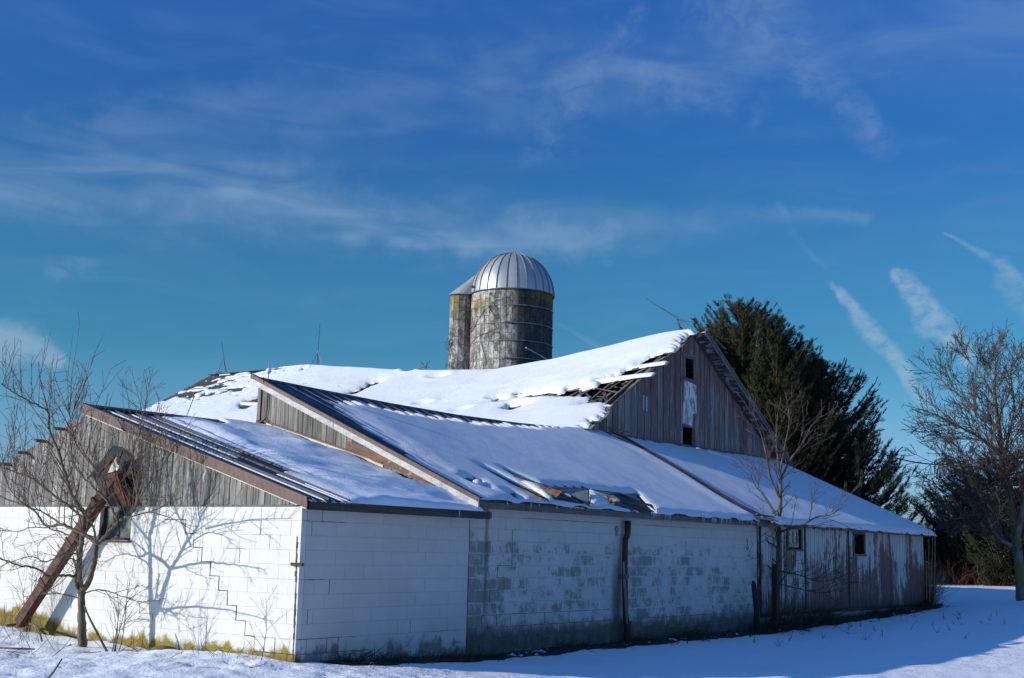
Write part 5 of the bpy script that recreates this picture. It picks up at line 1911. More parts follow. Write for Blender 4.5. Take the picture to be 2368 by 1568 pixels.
def grow(tb, p, d, L, r, level, cfg, rt_=None):
    """a limb that wanders and throws side shoots"""
    seg = cfg['seg'][level]
    n_ = max(3, int(L / seg))
    pts_ = [np.array(p, float)]
    d = d / np.linalg.norm(d)
    dirs = [d]
    for i in range(n_):
        d = d + rng.normal(size=3) * cfg['wob'][level] + UP * cfg['up'][level]
        d /= np.linalg.norm(d)
        pts_.append(pts_[-1] + d * L / n_)
        dirs.append(d)
    rr = r * (1 - (1 - cfg['tip'][level]) * np.linspace(0, 1, n_ + 1) ** .9)
    tb[level].tube(pts_, np.maximum(rr, cfg['rmin']), cfg['sides'][level])
    if level + 1 < len(cfg['seg']):
        nc = max(1, int(L * cfg['dens'][level] * (.8 + .4 * rng.random())))
        for k in range(nc):
            t = cfg['start'][level] + (1 - cfg['start'][level]) * (k + rng.random()) / nc
            i = min(int(t * n_), n_ - 1)
            f_ = t * n_ - i
            q_ = pts_[i] * (1 - f_) + pts_[i + 1] * f_
            s = np.cross(dirs[i], rand_unit())
            s /= np.linalg.norm(s) + 1e-9
            an = rad(cfg['ang'][level] + rng.normal() * 10)
            nd = dirs[i] * math.cos(an) + s * math.sin(an)
            nl = L * cfg['ratio'][level] * (1 - .55 * t) * (.6 + .8 * rng.random())
            if nl < .06: continue
            grow(tb, q_, nd, nl, max(rr[i] * cfg['rr'][level], cfg['rmin']), level + 1, cfg)


def smooth_path(P_, n=6):
    P_ = [P_[0]] + list(P_) + [P_[-1]]
    out = []
    for i in range(1, len(P_) - 2):
        a, b, c, d = (np.array(q_) for q_ in P_[i - 1:i + 3])
        for t in np.linspace(0, 1, n, endpoint=False):
            out.append(.5 * ((2 * b) + (c - a) * t + (2 * a - 5 * b + 4 * c - d) * t * t + (3 * b - a - 3 * c + d) * t ** 3))
    out.append(np.array(P_[-2]))
    return np.array(out)


# --- near tree: limbs follow the photograph, each at its own depth
T0 = onz(190, 1490, .10)
T0D = (T0 - CAM) @ FW


def tv(x, y, dd=0.): return atd(x * .5582, 693.8 + .5582 * y, T0D + dd)


LIMBS = [  # (points in region pixels, depth offsets from/to, start radius, end radius)
    ([(342, 1436), (341, 1380), (339, 1300), (338, 1215)], (0, 0), .085, .068),
    ([(338, 1215), (328, 1150), (330, 1060), (343, 960), (352, 880)], (0, .15), .062, .040),
    ([(340, 1215), (368, 1165), (390, 1090), (400, 1015)], (0, -.2), .058, .044),
    ([(334, 1205), (318, 1190), (312, 1150), (322, 1080), (316, 1020)], (0, -.1), .030, .018),
    ([(400, 1015), (440, 975), (490, 920), (548, 880), (575, 830), (605, 775), (650, 720), (725, 610)], (-.2, -.7), .036, .007),
    ([(400, 1015), (372, 985), (320, 958), (255, 930), (190, 935), (140, 870), (60, 835), (-40, 800)], (-.2, .4), .038, .012),
    ([(352, 880), (325, 850), (295, 800), (270, 720), (250, 650), (205, 540), (196, 460), (120, 420), (60, 385), (5, 350)], (.15, -.5), .036, .008),
    ([(345, 905), (290, 860), (200, 790), (120, 735), (0, 690), (-60, 660)], (.15, .6), .028, .008),
    ([(352, 880), (420, 830), (440, 780), (400, 700), (330, 620), (300, 540), (280, 430)], (.15, .3), .026, .006),
    ([(575, 830), (560, 760), (545, 690), (560, 600), (600, 500)], (-.5, -.3), .020, .005),
    ([(490, 920), (470, 880), (440, 830), (380, 770), (310, 690), (290, 560), (310, 430)], (-.45, -.2), .022, .006),
    ([(316, 1145), (270, 1140), (200, 1143), (150, 1110), (80, 1100), (0, 1070)], (-.05, -.8), .026, .012),
    ([(322, 1052), (260, 1052), (190, 1085), (120, 1062), (0, 1105)], (-.05, -.4), .016, .006),
    ([(340, 1240), (290, 1225), (200, 1215), (90, 1230)], (0, .3), .012, .004),
    ([(343, 1215), (420, 1200), (500, 1225), (570, 1250), (580, 1300)], (0, -.4), .012, .005),
    ([(520, 905), (620, 880), (700, 900), (770, 930)], (-.45, -.9), .014, .004),
    ([(255, 930), (180, 880), (90, 840), (30, 760), (10, 640)], (.1, .5), .018, .005),
    ([(400, 1015), (385, 940), (352, 890), (300, 850)], (-.2, -1.9), .026, .008),
    ([(338, 1190), (325, 1120), (300, 1075), (262, 1050)], (0, -2.1), .024, .008),
    ([(560, 850), (590, 760), (600, 690)], (-.6, -2.0), .018, .006),
    ([(330, 1000), (250, 960), (150, 940), (60, 960), (-20, 940)], (.1, .8), .016, .005),
]
ntree = thing('bare_tree', 'leafless many-limbed tree with upright red whips casting its shadow on the white gable wall', 'tree')
cfgN = dict(seg=[.2, .13, .09, .07], wob=[.10, .09, .12, .14], up=[.02, .075, .06, .03], tip=[.3, .35, .5, .6], rmin=.0033, sides=[7, 5, 3, 3], dens=[3, 7.5, 6.0, 0], start=[.2, .15, .2, 0],
            ang=[45, 48, 45, 45], ratio=[.5, .42, .40, .3], rr=[.5, .5, .6, .6])
tbs = [TB(), TB(), TB(), TB()]
for li, (pp, (d0, d1), r0, r1) in enumerate(LIMBS):
    n_ = len(pp)
    P3 = smooth_path([tv(x, y, d0 + (d1 - d0) * i / (n_ - 1)) for i, (x, y) in enumerate(pp)], 6)
    P3 = P3 + rng.normal(size=P3.shape) * min(r0, .02) * .25
    rr = np.linspace(r0 * .86, r1 * .75, len(P3))
    if li == 0:
        rr[0] *= 1.25
        P3[0][2] -= .15
    tbs[0].tube(P3, rr, 9 if r0 > .05 else 6)
    if li < 3: continue
    length = np.linalg.norm(np.diff(P3, axis=0), axis=1).sum()
    if li in (4, 6, 7, 8, 9, 10, 16):          # long straight water shoots rising to the sky
        for k in range(int(length * 5)):
            t = .35 + .65 * rng.random()
            i = min(int(t * (len(P3) - 1)), len(P3) - 2)
            d = UP + RT * rng.normal() * .22 + FW * rng.normal() * .2
            L = rng.uniform(.5, 1.45)
            q_ = [P3[i]]
            for j in range(9):
                d = d / np.linalg.norm(d) + rng.normal(size=3) * .045 + UP * .03
                q_.append(q_[-1] + d / np.linalg.norm(d) * L / 9)
                if j > 2 and rng.random() < .45:
                    s = d * .8 + rng.normal(size=3) * .4
                    e_ = q_[-1] + s / np.linalg.norm(s) * rng.uniform(.08, .3)
                    tbs[2].tube([q_[-1], (q_[-1] + e_) / 2 + UP * .01, e_], [.0045, .004, .003], 3)
            tbs[1].tube(q_, np.linspace(.0065, .003, 10), 4)
    nc = int(length * 8)
    for k in range(nc):
        t = .12 + .88 * (k + rng.random()) / nc
        i = min(int(t * (len(P3) - 1)), len(P3) - 2)
        dr = P3[i + 1] - P3[i]
        dr /= np.linalg.norm(dr)
        s = np.cross(dr, rand_unit())
        s /= np.linalg.norm(s)
        highy = li in (4, 6, 7, 8, 9, 10, 5, 16)
        nd = dr * .55 + s * .75 + UP * (.75 if highy else .15)
        L = (rng.uniform(.35, 1.35) if highy else rng.uniform(.2, .75)) * (1 - .25 * t)
        grow(tbs, P3[i], nd, L, max(min(rr[i] * .42, .011), .0058), 1, cfgN)
obj('trunk', tbs[0].out(), 'bark', ntree, smooth=True)
tw = TB()
for q_ in tbs[1:]:
    for v, f in zip(q_.V, q_.F):
        pass
V_ = []
F_ = []
n0 = 0
for q_ in tbs[1:]:
    if q_.V:
        v, f = q_.out()
        V_.append(v)
        F_.append(f + n0)
        n0 += len(v)
obj('crown', (np.concatenate(V_), np.concatenate(F_)), 'twig_red', ntree, smooth=True)
print('near tree faces', sum(len(f) for f in F_))


def merge(tl):
    V_, F_, n0 = [], [], 0
    for q_ in tl:
        if q_.V:
            v, f = q_.out()
            V_.append(v)
            F_.append(f + n0)
            n0 += len(v)
    return np.concatenate(V_), np.concatenate(F_)


# --- big bare tree on the right
def bare_tree(name_label, base_px, z0, limbs, cfg, r_trunk, tmat, cmat, kid=5.5):
    B0 = onz(base_px[0], base_px[1], z0)
    D0 = (B0 - CAM) @ FW
    root = thing('bare_tree', name_label, 'tree')
    tl = [TB() for _ in cfg['seg']]
    for (pp, (d0, d1), r0, r1, mode) in limbs:
        n_ = len(pp)
        P3 = smooth_path([atd(x, y, D0 + d0 + (d1 - d0) * i / (n_ - 1)) for i, (x, y) in enumerate(pp)], 6)
        rr = np.linspace(r0, r1, len(P3))
        P3 = P3 + rng.normal(size=P3.shape) * r1 * .25
        tl[0].tube(P3, rr, 8)
        if mode == 0: continue
        length = np.linalg.norm(np.diff(P3, axis=0), axis=1).sum()
        nc = max(2, int(length * kid))
        for k in range(nc):
            t = .15 + .85 * (k + rng.random()) / nc
            i = min(int(t * (len(P3) - 1)), len(P3) - 2)
            dr = P3[i + 1] - P3[i]
            dr /= np.linalg.norm(dr)
            s = np.cross(dr, rand_unit())
            s /= np.linalg.norm(s)
            nd = dr * .7 + s * .75 + UP * .25
            L = cfg['L1'] * rng.uniform(.5, 1.2) * (1 - .45 * t)
            grow(tl, P3[i], nd, L, max(min(rr[i] * .40, cfg['rmin'] * 3.2), cfg['rmin'] * 1.5), 1, cfg)
        grow(tl, P3[-1], P3[-1] - P3[-2], cfg['L1'] * .35, min(r1, cfg['rmin'] * 3), 1, cfg)
    obj('trunk', tl[0].out(), tmat, root, smooth=True)
    obj('crown', merge(tl[1:]), cmat, root)
    return root


cfgR = dict(seg=[.4, .35, .22, .16], wob=[.08, .09, .12, .14], up=[.03, .05, .05, .06], tip=[.3, .3, .35, .5], rmin=.0078, sides=[7, 4, 3, 3], dens=[2, 6.5, 7.0, 0], start=[.2, .15, .1, 0],
            ang=[40, 36, 34, 40], ratio=[.5, .62, .55, .3], rr=[.5, .5, .5, .6], L1=1.75)
RL = [
    ([(2362, 1388), (2358, 1330), (2352, 1260), (2340, 1180), (2325, 1110), (2318, 1060), (2312, 1000), (2300, 920), (2302, 860), (2298, 800)], (0, .6), .17, .016, 1),
    ([(2350, 1250), (2368, 1160), (2375, 1080), (2372, 980), (2380, 900), (2372, 840)], (0, -.8), .11, .016, 1),
    ([(2338, 1262), (2300, 1235), (2280, 1190), (2262, 1140), (2235, 1090)], (0, -1.0), .07, .018, 1),
    ([(2318, 1060), (2290, 1030), (2262, 1010), (2215, 985), (2170, 962), (2125, 945)], (.3, -.6), .06, .012, 1),
    ([(2312, 1000), (2280, 960), (2245, 935), (2200, 900), (2170, 870)], (.4, 1.2), .05, .012, 1),
    ([(2318, 1060), (2335, 1000), (2345, 930), (2338, 870), (2345, 820)], (.2, .2), .045, .010, 1),
    ([(2325, 1110), (2280, 1085), (2230, 1075), (2180, 1060), (2150, 1075)], (0, -1.4), .045, .010, 1),
    ([(2340, 1180), (2290, 1150), (2240, 1135), (2190, 1130), (2150, 1110)], (0, 1.3), .045, .010, 1),
    ([(2300, 920), (2270, 870), (2245, 840), (2225, 820)], (.5, .9), .035, .010, 1),
    ([(2345, 1215), (2300, 1195), (2250, 1190), (2210, 1200), (2175, 1190)], (0, -.9), .035, .010, 1),
    ([(2358, 1180), (2400, 1120), (2440, 1040), (2450, 940)], (0, .5), .06, .02, 1),
]
bare_tree('large bare tree with yellow-green mossy trunk at the right edge', (2360, 1388), .40, RL, cfgR, .2, 'mossy_trunk', 'twig_brown', kid=6.8)

# --- slim bare tree before the lean-to
cfgS = dict(seg=[.3, .16, .12, .1], wob=[.08, .10, .12, .14], up=[.03, .06, .05, .05], tip=[.3, .3, .35, .5], rmin=.0052, sides=[7, 4, 3, 3], dens=[2, 4.5, 5.0, 0], start=[.2, .2, .15, 0],
            ang=[40, 38, 38, 40], ratio=[.5, .55, .5, .3], rr=[.5, .5, .5, .6], L1=1.05)
SL = [
    ([(1800, 1455), (1798, 1380), (1800, 1290), (1802, 1200), (1806, 1120), (1800, 1070), (1795, 1010), (1798, 960)], (0, .2), .078, .007, 1),
    ([(1802, 1150), (1780, 1100), (1770, 1040), (1752, 980), (1740, 950)], (0, -.4), .035, .006, 1),
    ([(1804, 1110), (1830, 1060), (1852, 1030), (1880, 980), (1905, 960)], (0, .3), .032, .006, 1),
    ([(1803, 1230), (1850, 1215), (1890, 1195), (1930, 1185), (1985, 1120)], (0, -.5), .035, .005, 1),
    ([(1800, 1320), (1850, 1330), (1900, 1345), (1960, 1330)], (0, -.6), .022, .004, 1),
    ([(1800, 1350), (1850, 1362), (1900, 1370), (1950, 1360)], (0, .2), .018, .004, 1),
    ([(1802, 1270), (1770, 1250), (1740, 1240), (1715, 1260)], (0, -.6), .020, .004, 1),
    ([(1798, 1330), (1760, 1300), (1720, 1320), (1695, 1300)], (0, -.8), .020, .004, 1),
    ([(1800, 1200), (1770, 1150), (1745, 1120), (1725, 1060)], (0, .3), .025, .005, 1),
    ([(1804, 1090), (1815, 1030), (1825, 980), (1822, 935)], (0, .1), .025, .005, 1),
    ([(1798, 1180), (1780, 1195), (1770, 1230), (1780, 1260)], (0, -.3), .015, .004, 1),
]
bare_tree('slim bare tree standing close before the lean-to wall by a grey post', (1800, 1452), -.05, SL, cfgS, .09, 'bark_grey', 'twig_brown', kid=6.5)

# --- spruces
def sprig(nsh, spread):
    """a branchlet: central shoot with side shoots, all thin spindles; along +X, length 1"""
    V, F_ = [], []

    def spindle(a, b, r):
        a, b = np.array(a, float), np.array(b, float)
        d = b - a
        u = np.cross(d, (0, 0, 1.))
        if np.linalg.norm(u) < 1e-6: u = np.array([0, 1., 0])
        u /= np.linalg.norm(u)
        w = np.cross(d / np.linalg.norm(d), u)
        n0_ = len(V)
        V.append(a)
        m_ = a + d * .45
        for t in (0, 2.09, 4.19): V.append(m_ + (u * math.cos(t) + w * math.sin(t)) * r)
        V.append(b)
        for k in range(3):
            F_.append((n0_, n0_ + 1 + k, n0_ + 1 + (k + 1) % 3))
            F_.append((n0_ + 4, n0_ + 1 + (k + 1) % 3, n0_ + 1 + k))
    spindle((0, 0, 0), (1, 0, .05), .055)
    for k in range(nsh):
        t = .12 + .75 * k / nsh
        sg = 1 if k % 2 else -1
        l_ = (.55 - .3 * t) * spread
        spindle((t, 0, .03 * t), (t + l_ * .75, sg * l_ * .8, .06 * (k % 3)), .045)
    return np.array(V), np.array(F_)


SPR = [sprig(8, 1.), sprig(7, 1.2), sprig(9, .85)]


def conifer(label, apex, zb, half, up_ang=.35, dens=1., mat='spruce_needles', droop=.0, open_=0.1, power=.8, bl=.46, wobble=.25, group=None):
    root = thing('spruce_tree', label, 'tree', group)
    H = apex[2] - zb
    base_ = np.array([apex[0], apex[1], zb])
    obj('trunk', MB().tube([base_ - UP * .3, base_ + UP * H * .5, base_ + UP * H * .97], [H * .018 + .05, H * .010 + .03, .012], 8).out(), 'bark', root)
    Vs, Fs, n0_ = [], [], 0
    Vb = TB()
    place = []
    z = .0
    ph = rng.random(4) * 6
    while z < H - .15:
        # z measured down from the apex
        R_ = half * (z / H) ** power + .05
        nb = max(4, int((5 + 4 * z / H) * dens))
        for k in range(nb):
            an = rng.random() * 2 * math.pi
            prof_ = 1 + wobble * math.sin(an * 2 + ph[0] + z * .5) * .6 + wobble * math.sin(an * 3 + ph[1] - z * .9) * .6 + rng.normal() * .10
            L = R_ * prof_
            if L < .12: L = .12
            if rng.random() < open_: continue
            d = np.array([math.cos(an), math.sin(an), 0])
            p0_ = base_ + UP * (H - z - .05)
            asc = up_ang * (1 - .8 * z / H) - droop
            n_ = 5
            pts_ = []
            for i in range(n_ + 1):
                t = i / n_
                pts_.append(p0_ + d * L * t + UP * (L * (asc * t + .28 * (t ** 2.2) - .16 * math.sin(t * 3.14))))
            pts_ = np.array(pts_)
            Vb.tube(pts_, np.linspace(.012 + L * .010, .006, n_ + 1), 3)
            ns = max(2, int(L / .16 * 1.0))
            for i in range(ns):
                t = .12 + .88 * (i + rng.random() * .6) / ns
                j = min(int(t * n_), n_ - 1)
                f_ = t * n_ - j
                q_ = pts_[j] * (1 - f_) + pts_[j + 1] * f_
                ax = pts_[j + 1] - pts_[j]
                ax /= np.linalg.norm(ax)
                sd = np.cross(ax, UP)
                for sg in ((1, -1) if t < .93 else (0,)):
                    dd_ = ax * .75 + sd * sg * .65 + UP * (.12 + rng.normal() * .15) + rng.normal(size=3) * .12
                    place.append((q_, dd_ / np.linalg.norm(dd_), bl * (.55 + .5 * rng.random()) * min(1., .5 + L * .35)))
        z += max(.10, .20 - .0 * z) * (1 + .3 * z / H)
    # leading shoot and its side shoots, clearly seen against the sky
    tip = apex
    for k in range(7):
        h = .16 * k
        for j in range(3 if k else 1):
            an = rng.random() * 6.28
            dd_ = UP * (1 if k == 0 else .8) + np.array([math.cos(an), math.sin(an), 0]) * (.0 if k == 0 else .55)
            place.append((tip - UP * (h + .35), dd_ / np.linalg.norm(dd_), .42))
    P_ = np.array([p[0] for p in place])
    D_ = np.array([p[1] for p in place])
    S_ = np.array([p[2] for p in place])
    which = rng.integers(0, 3, len(P_))
    for w in range(3):
        m_ = which == w
        if not m_.any(): continue
        p_, d_, s_ = P_[m_], D_[m_], S_[m_]
        side = np.cross(d_, UP[None])
        side /= np.linalg.norm(side, axis=1)[:, None] + 1e-9
        nrm = np.cross(side, d_)
        rol = rng.normal(size=len(p_)) * .5
        s2 = side * np.cos(rol)[:, None] + nrm * np.sin(rol)[:, None]
        n2 = -side * np.sin(rol)[:, None] + nrm * np.cos(rol)[:, None]
        tv_, tf_ = SPR[w]
        vv = p_[:, None, :] + (tv_[None, :, 0:1] * d_[:, None, :] + tv_[None, :, 1:2] * s2[:, None, :] + tv_[None, :, 2:3] * n2[:, None, :]) * s_[:, None, None]
        ff = tf_[None] + (np.arange(len(p_)) * len(tv_))[:, None, None] + n0_
        Vs.append(vv.reshape(-1, 3))
        Fs.append(ff.reshape(-1, 3))
        n0_ += vv.shape[0] * vv.shape[1]
    obj('limbs', Vb.out(), 'bark', root)
    V_, F_ = np.concatenate(Vs), np.concatenate(Fs)
    print('conifer tris', len(F_))
    obj('crown', (V_, F_), mat, root)
    return root


conifer('tallest dense dark spruce right behind the barn gable peak', atd(1714, 704, 57.5), .3, 3.9, .55, 1.9, power=.52, wobble=.35)
conifer('dark spruce with a slightly lower pointed top, second behind the barn roof', atd(1793, 736, 56.5), .3, 2.9, .6, 1.7, power=.55, wobble=.3)
conifer('spruce leader peeking just above the barge board of the barn', atd(1640, 757, 60), .3, 2.2, .6, 1.0, power=.7)
conifer('spruce filling the gap between the two tallest spruces and the middle one', atd(1852, 812, 59), .3, 3.0, .6, 1.6, power=.58, wobble=.3)
conifer('broad dark spruce of middle height behind the lean-to roof', atd(1898, 838, 58), .3, 3.5, .6, 1.8, power=.58, wobble=.35)
conifer('open spruce with long low boughs reaching right over the lean-to roof end', atd(1993, 985, 59), .3, 3.1, .7, .85, power=.8, wobble=.35, open_=.25)
conifer('dark cedar-like conifer behind the trunk of the big bare tree', atd(2322, 1042, 57), .3, 3.7, .25, 1.2, 'pine_needles', power=.6, wobble=.4)
conifer('lower bushy conifer left of the mossy trunk, behind the brush', atd(2236, 1090, 60), .3, 3.4, .25, 1.2, 'pine_needles', power=.6, wobble=.4, open_=.15)
conifer('small squat conifer low beside the far corner of the lean-to', atd(2172, 1200, 62), .3, 2.2, .25, 1.1, 'pine_needles', power=.7, wobble=.3)
conifer('dark conifer cut off by the right edge of the view', atd(2420, 1080, 61), .3, 3.0, .25, 1.0, 'pine_needles', power=.65, wobble=.3)

# --- brush and reeds
def brush(name, label, spots, n, h, mat, cat, spread=.4, curl=.25, r=.008, kind=None):
    tb = TB()
    for k in range(n):
        s = spots[rng.integers(0, len(spots))]
        p = np.array([s[0] + rng.normal() * s[2], s[1] + rng.normal() * s[2], 0])
        p[2] = float(gz(p[0], p[1])) - .03
        d = UP + rng.normal(size=3) * spread
        L = h * rng.uniform(.4, 1.1)
        pts_ = [p]
        for i in range(5):
            d = d / np.linalg.norm(d) + rng.normal(size=3) * curl * np.array([1, 1, .6])
            d /= np.linalg.norm(d)
            pts_.append(pts_[-1] + d * L / 5)
        tb.tube(pts_, np.linspace(r, r * .5, 6), 3)
    return obj(name, tb.out(), mat, None, label, cat, kind=kind)


sp = []
for x_ in np.linspace(2150, 2290, 12):
    p = atd(x_, 1350, 56 + rng.random() * 6)
    sp.append((p[0], p[1], .8))
brush('brush_thicket', 'tangled reddish-brown brush thicket under the conifers at the right', sp, 1500, 1.7, 'brush_mat', 'brush', .55, .4, .009, 'stuff')
sp = []
for x_ in np.linspace(2120, 2420, 20):
    p = atd(x_, 1345, 62 + rng.random() * 6)
    sp.append((p[0], p[1], .9))
brush('brush_thicket', 'low dark undergrowth along the far snow edge below the trees', sp, 1500, 1.0, 'twig_brown', 'brush', .9, .6, .012, 'stuff')
p = ony(2150, 1395, .2)
brush('dried_vines', 'sunlit tan dried stems hanging round the far corner of the lean-to', [(S3 + .5, .4, .18), (S3 + .45, .8, .2), (S3 + .7, .2, .16)], 900, 1.5, 'reed_mat', 'dead plants', .16, .35, .007, 'stuff')
tb = TB()
for (a, b) in (((2140, 1270), (2143, 1385)), ((2148, 1225), (2150, 1390)), ((2157, 1240), (2152, 1380)), ((2162, 1230), (2160, 1375)), ((2144, 1300), (2160, 1330))):
    p, q_ = atd(*a, 38.9), atd(*b, 38.9)
    tb.tube([p, (p + q_) / 2 + rng.normal(size=3) * .04, q_], [.008, .012, .012], 4)
obj('tall_stems', tb.out(), 'reed_mat', None, 'few tall straight tan stems beside the far lean-to corner', 'dead plants')

# --- dead grass strip below the long wall
tb = TB()
for k in range(5200):
    x = rng.uniform(.7, S3 + .6)
    hi = .10 + .16 * float(sstep(fbm(np.array([x * 1.3]), np.array([.3]), 3, 2), .4, .7)[0]) + (.22 if 14.2 < x < 19.0 else 0)
    y = -.03 - abs(rng.normal()) * .26
    p = np.array([x, y, float(ground_full(np.array([x]), np.array([y]))[0]) - .08])
    d = UP * 1.1 + rng.normal(size=3) * .75 - np.array([0, .25, 0])
    L = hi * rng.uniform(.5, 1.7)
    d /= np.linalg.norm(d)
    q1 = p + d * L * .5
    d2 = d + np.array([rng.normal() * .5, -.3, -.7])
    tb.tube([p, q1, q1 + d2 / np.linalg.norm(d2) * L * .6], [.008, .006, .003], 3)
obj('dead_grass', tb.out(), 'dead_grass_mat', None, 'dark dead grass and litter along the foot of the long wall', 'grass', kind='stuff')
sx = np.arange(.5, S3 + .8, .07)
ev, ef = [], []
ycols = np.linspace(-.60, .0, 8)
for i, x in enumerate(sx):
    for j, y in enumerate(ycols):
        g0 = float(ground_full(np.array([x]), np.array([y]))[0])
        edge = math.sin(j / 7 * math.pi) if j < 7 else .5
        hgt = -.07 + .10 * edge * float(fbm(np.array([x * 3.1]), np.array([y * 4 + 7]), 3, 5)[0]) + .06 * (j / 7)
        ev.append((x, y, g0 + hgt))
n_ = len(ycols)
for i in range(len(sx) - 1):
    for j in range(n_ - 1):
        a = i * n_ + j
        ef.append((a, a + n_, a + n_ + 1, a + 1))
obj('bare_earth', (np.array(ev), np.array(ef)), 'earth', kind='structure')
# crumbs of snow lying on the grass
cr = MB()
for k in range(420):
    x = rng.uniform(.9, S3)
    if fbm(np.array([x * .9]), np.array([2.2]), 2, 1)[0] < .45: continue
    y = rng.uniform(-.40, -.06)
    z = float(ground_full(np.array([x]), np.array([y]))[0]) - .015
    s = rng.uniform(.02, .075)
    vv = [(x + s * math.cos(t) * rng.uniform(.7, 1.4), y + s * .7 * math.sin(t), z + rng.uniform(-.01, .01)) for t in np.linspace(0, 6.28, 7)[:-1]] + [(x, y, z + s * .6)]
    cr.add(vv, [(i, (i + 1) % 6, 6) for i in range(6)])
obj('snow_crumbs', cr.out(), 'snow', None, 'small crumbs of snow on the dead grass by the long wall', 'snow', kind='stuff', smooth=True)

# --- posts
p = ony(1812, 1440, -.55)
obj('wooden_post', MB().prism([(p[0] + .03, -.36, -.3), (p[0] + .15, -.36, -.3), (p[0] + .15, -.25, -.3), (p[0] + .03, -.25, -.3)], (.02, -.01, 1.74)).out(), 'post_wood', None,
    'upright grey wooden post right behind the slim bare tree', 'post')
a = onz(1750, 1455, -.12)
p = ony(1747, 1450, -.35)
obj('leaning_stump', MB().tube([(p[0] + .10, -.35, -.2), (p[0], -.38, .45), (p[0] - .10, -.36, .98), (p[0] - .12, -.36, 1.06)], [.09, .07, .06, .03], 7).out(), 'post_wood', None,
    'dark broken post leaning at the end of the block wall', 'post', smooth=True)
# rotted timber at far corner
q_ = ony(2140, 1385, -.15)
obj('rotten_board', MB().bar((S3 - .25, -.25, .15), (S3 + .12, -.2, .58), .12, .05).box((S3 + .02, -.3, .12), (S3 + .16, -.18, .66)).out(), 'dark_rust', None, 'dark rotten timber leaning at the far foot of the lean-to wall', 'timber')

# --- utility pole and wire
pole = thing('utility_pole', 'weathered pole half hidden by the right-hand spruce', 'pole')
pb = atd(1984, 1180, 55.5)
pt = atd(1981, 1020, 55.5)
obj('shaft', MB().tube([(pb[0], pb[1], .2), (pt[0], pt[1], pt[2])], [.15, .11], 8).out(), 'post_wood', pole)
obj('insulator_arm', MB().tube([pt - UP * .2, pt - UP * .2 + RT * .8], .025, 4).out(), 'wire', pole)
tb = TB()
w0 = atd(2000, 1034, 55.5)
w1_ = atd(2192, 1074, 60)
w2_ = atd(2700, 1120, 70)
pts_ = []
for i in range(20):
    t = i / 19
    pts_.append(w0 + (w1_ - w0) * t - UP * .22 * 4 * t * (1 - t))
tb.tube(pts_, [.032] * 20, 4)
pts_ = [w1_ + (w2_ - w1_) * t - UP * .8 * t * (1 - t) for t in np.linspace(0, 1, 8)]
tb.tube(pts_, [.022] * 8, 4)
obj('overhead_wire', tb.out(), 'wire', None, 'black overhead wire running right from the pole', 'wire')

# --- small plants and sticks on the snow at the left
cfgP = dict(seg=[.1, .08, .06], wob=[.07, .1, .12], up=[.05, .05, .02], tip=[.3, .4, .5], rmin=.0022, sides=[4, 3, 3], dens=[7, 5, 0], start=[.25, .2, 0], ang=[42, 40, 40], ratio=[.5, .45, .3], rr=[.6, .6, .6])


def sapling(label, bx, by, z, h, lean_=(0, 0), r=.009, ng=1):
    b = onz(bx, by, z)
    tl = [TB(), TB(), TB()]
    for k in range(ng):
        d = UP + RT * (lean_[0] + rng.normal() * .12 * (ng > 1)) + FW * lean_[1]
        grow(tl, b + rng.normal(size=3) * .04 * (ng > 1) - UP * .05, d, h * rng.uniform(.75, 1.05), r, 0, cfgP)
    return obj('bare_sapling', merge(tl), 'twig_brown', None, label, 'sapling')


sapling('thin upright sapling on the snow before the mossy wall foot, centre left', 503, 1500, .02, 1.05, (-.05, 0))
sapling('thin sapling right beside the wall corner, nearest the crack', 603, 1542, 0., .95, (.03, 0))
sapling('many-stemmed bare shrub at the far left edge of the snow bank', 60, 1460, .15, 1.3, (.1, 0), .010, 5)
sapling('bare shrub with arching stems between the tree trunk and its shadow', 262, 1508, .06, 1.1, (.2, 0), .012, 4)
tb = TB()
for k in range(120):
    bx = 520 + rng.normal() * 50
    by = 1534 + rng.normal() * 7
    p = onz(bx, by, .0) + UP * .01
    d = RT * rng.normal() + FW * rng.normal() * .6 + UP * rng.uniform(.0, .7)
    L = rng.uniform(.15, .5)
    pts_ = [p]
    for i in range(4):
        d = d / np.linalg.norm(d) + rng.normal(size=3) * .2 - UP * .08
        pts_.append(pts_[-1] + d / np.linalg.norm(d) * L / 4)
    tb.tube(pts_, [.004, .004, .003, .003, .002], 3)
obj('bramble_tangle', tb.out(), 'twig_brown', None, 'low tangle of dark bramble stems on the snow at the foot of the gable', 'brambles', kind='stuff')
tb = TB()
for k in range(90):
    bx = rng.choice([20, 60, 110, 300, 340, 620])
    p = onz(bx + rng.normal() * 28, 1490 + rng.normal() * 14 + (30 if bx > 500 else 0), .05)
    d = RT * rng.normal() * .6 + UP * rng.uniform(.2, 1.1)
    L = rng.uniform(.15, .6)
    pts_ = [p - UP * .03]
    for i in range(4):
        d = d / np.linalg.norm(d) + rng.normal(size=3) * .16
        pts_.append(pts_[-1] + d / np.linalg.norm(d) * L / 4)
    tb.tube(pts_, [.005, .004, .004, .003, .002], 3)
obj('dry_weed_stems', tb.out(), 'twig_brown', None, 'scattered dry weed stems poking out of the snow bank at the left', 'weeds', kind='stuff')


def stick(label, pts, r, mat='bark'):
    P3 = smooth_path(pts, 4)
    return obj('fallen_stick', MB().tube(P3, np.linspace(r, r * .7, len(P3)), 6).out(), mat, None, label, 'stick', smooth=True)


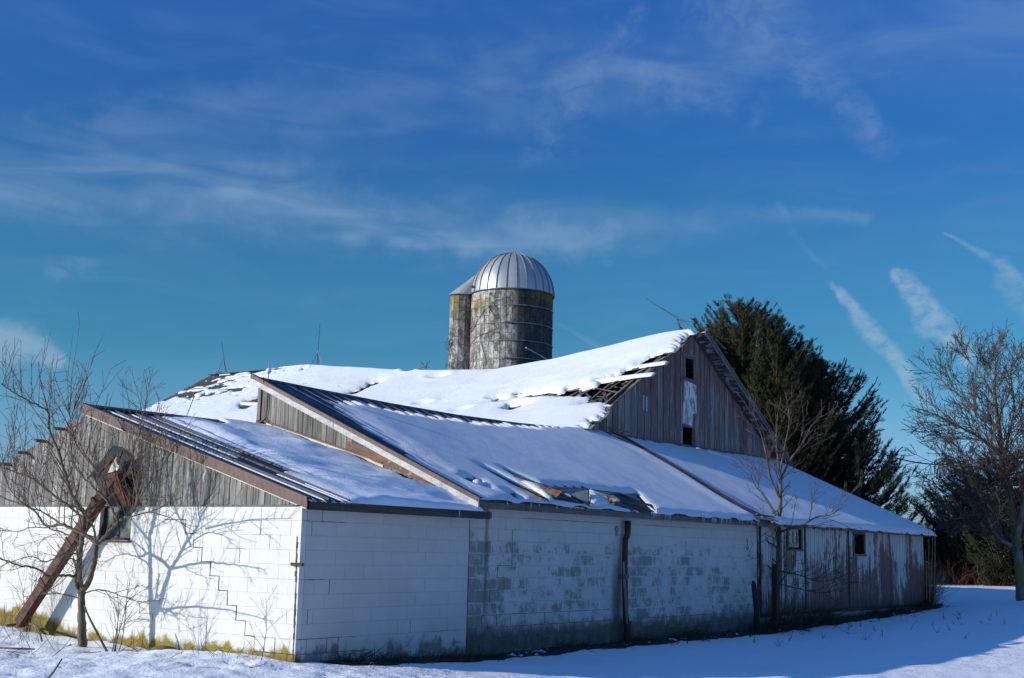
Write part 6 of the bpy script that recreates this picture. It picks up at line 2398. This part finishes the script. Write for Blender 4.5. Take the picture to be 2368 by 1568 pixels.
stick('broken stick poking up from the snow in the left foreground', [onz(108, 1574, -.03), atd(126, 1550, (onz(108, 1574, -.03) - CAM) @ FW + .05), atd(143, 1524, (onz(108, 1574, -.03) - CAM) @ FW + .1)], .014)
a = onz(248, 1508, .03)
stick('pale dead branch leaning against the tree trunk on its right', [a, atd(228, 1470, (a - CAM) @ FW - .05), atd(205, 1425, (a - CAM) @ FW - .05), atd(195, 1400, (a - CAM) @ FW)], .018, 'bark_grey')
a = onz(18, 1422, .22) 
stick('thick branch lying on top of the snow bank below the conveyor foot', [onz(15, 1447, .24), onz(60, 1442, .26), atd(85, 1450, (onz(85, 1465, .2) - CAM) @ FW), onz(97, 1482, .14)], .022)
stick('short stick half buried in snow just right of the tree foot', [onz(195, 1508, .045), onz(215, 1510, .05), onz(232, 1508, .04)], .016)
stick('thin pale stick with a fork lying before the flat rock', [onz(398, 1522, .035), onz(420, 1515, .05), onz(441, 1508, .07)], .009, 'bark_grey')
stick('curved pale twig lying in the hollow left of the flat rock', [onz(292, 1492, .06), onz(312, 1502, .07), onz(326, 1515, .05)], .010, 'bark_grey')
stick('long dark branch lying flat at the far left of the snow', [onz(-5, 1498, .08), onz(40, 1500, .09), onz(80, 1501, .07)], .016)
tb = TB()
for k in range(70):
    px_ = rng.choice([1500, 1700, 1850, 2000, 2180, 2250]) + rng.normal() * 60
    p = onz(px_, 1440 + (2200 - px_) * .03 + rng.normal() * 10, -.0)
    p[2] = float(ground_full(np.array([p[0]]), np.array([p[1]]))[0]) - .02
    if p[1] > -.3 and p[0] < S3 + .3: p[1] = -.5 - rng.random() * .5
    for q_ in range(4):
        d = UP * rng.uniform(.5, 1.1) + rng.normal(size=3) * .5
        d /= np.linalg.norm(d)
        L = rng.uniform(.06, .28)
        tb.tube([p, p + d * L * .6, p + d * L + rng.normal(size=3) * .02], [.005, .004, .002], 3)
obj('grass_tufts', tb.out(), 'dead_grass_mat', None, 'sparse dry grass tufts poking through the shaded snow at the right', 'grass', kind='stuff')
c = onz(376, 1508, .03)
vv, ff = [], []
for i in range(6):
    for j in range(12):
        ph_, t = (i / 5) * math.pi / 2, j / 12 * 2 * math.pi
        rr = math.cos(ph_) * (1 + .12 * math.sin(3 * t) + .05 * rng.normal())
        vv.append(c + RT * .23 * rr * math.cos(t) + FW * .16 * rr * math.sin(t) + UP * (.115 * math.sin(ph_) - .02))
for i in range(5):
    for j in range(12): ff.append((i * 12 + j, i * 12 + (j + 1) % 12, (i + 1) * 12 + (j + 1) % 12, (i + 1) * 12 + j))
obj('rock', (vv, ff), 'rock', None, 'flat brown rock in the snow where the tree shadow meets the wall', 'rock', smooth=True)
# drift heaps against the gable foot
for (px, py, z_, rx, ry, h_) in ((480, 1498, .0, .45, .22, .13), (598, 1520, .0, .26, .18, .14), (545, 1508, .0, .3, .2, .08)):
    pass
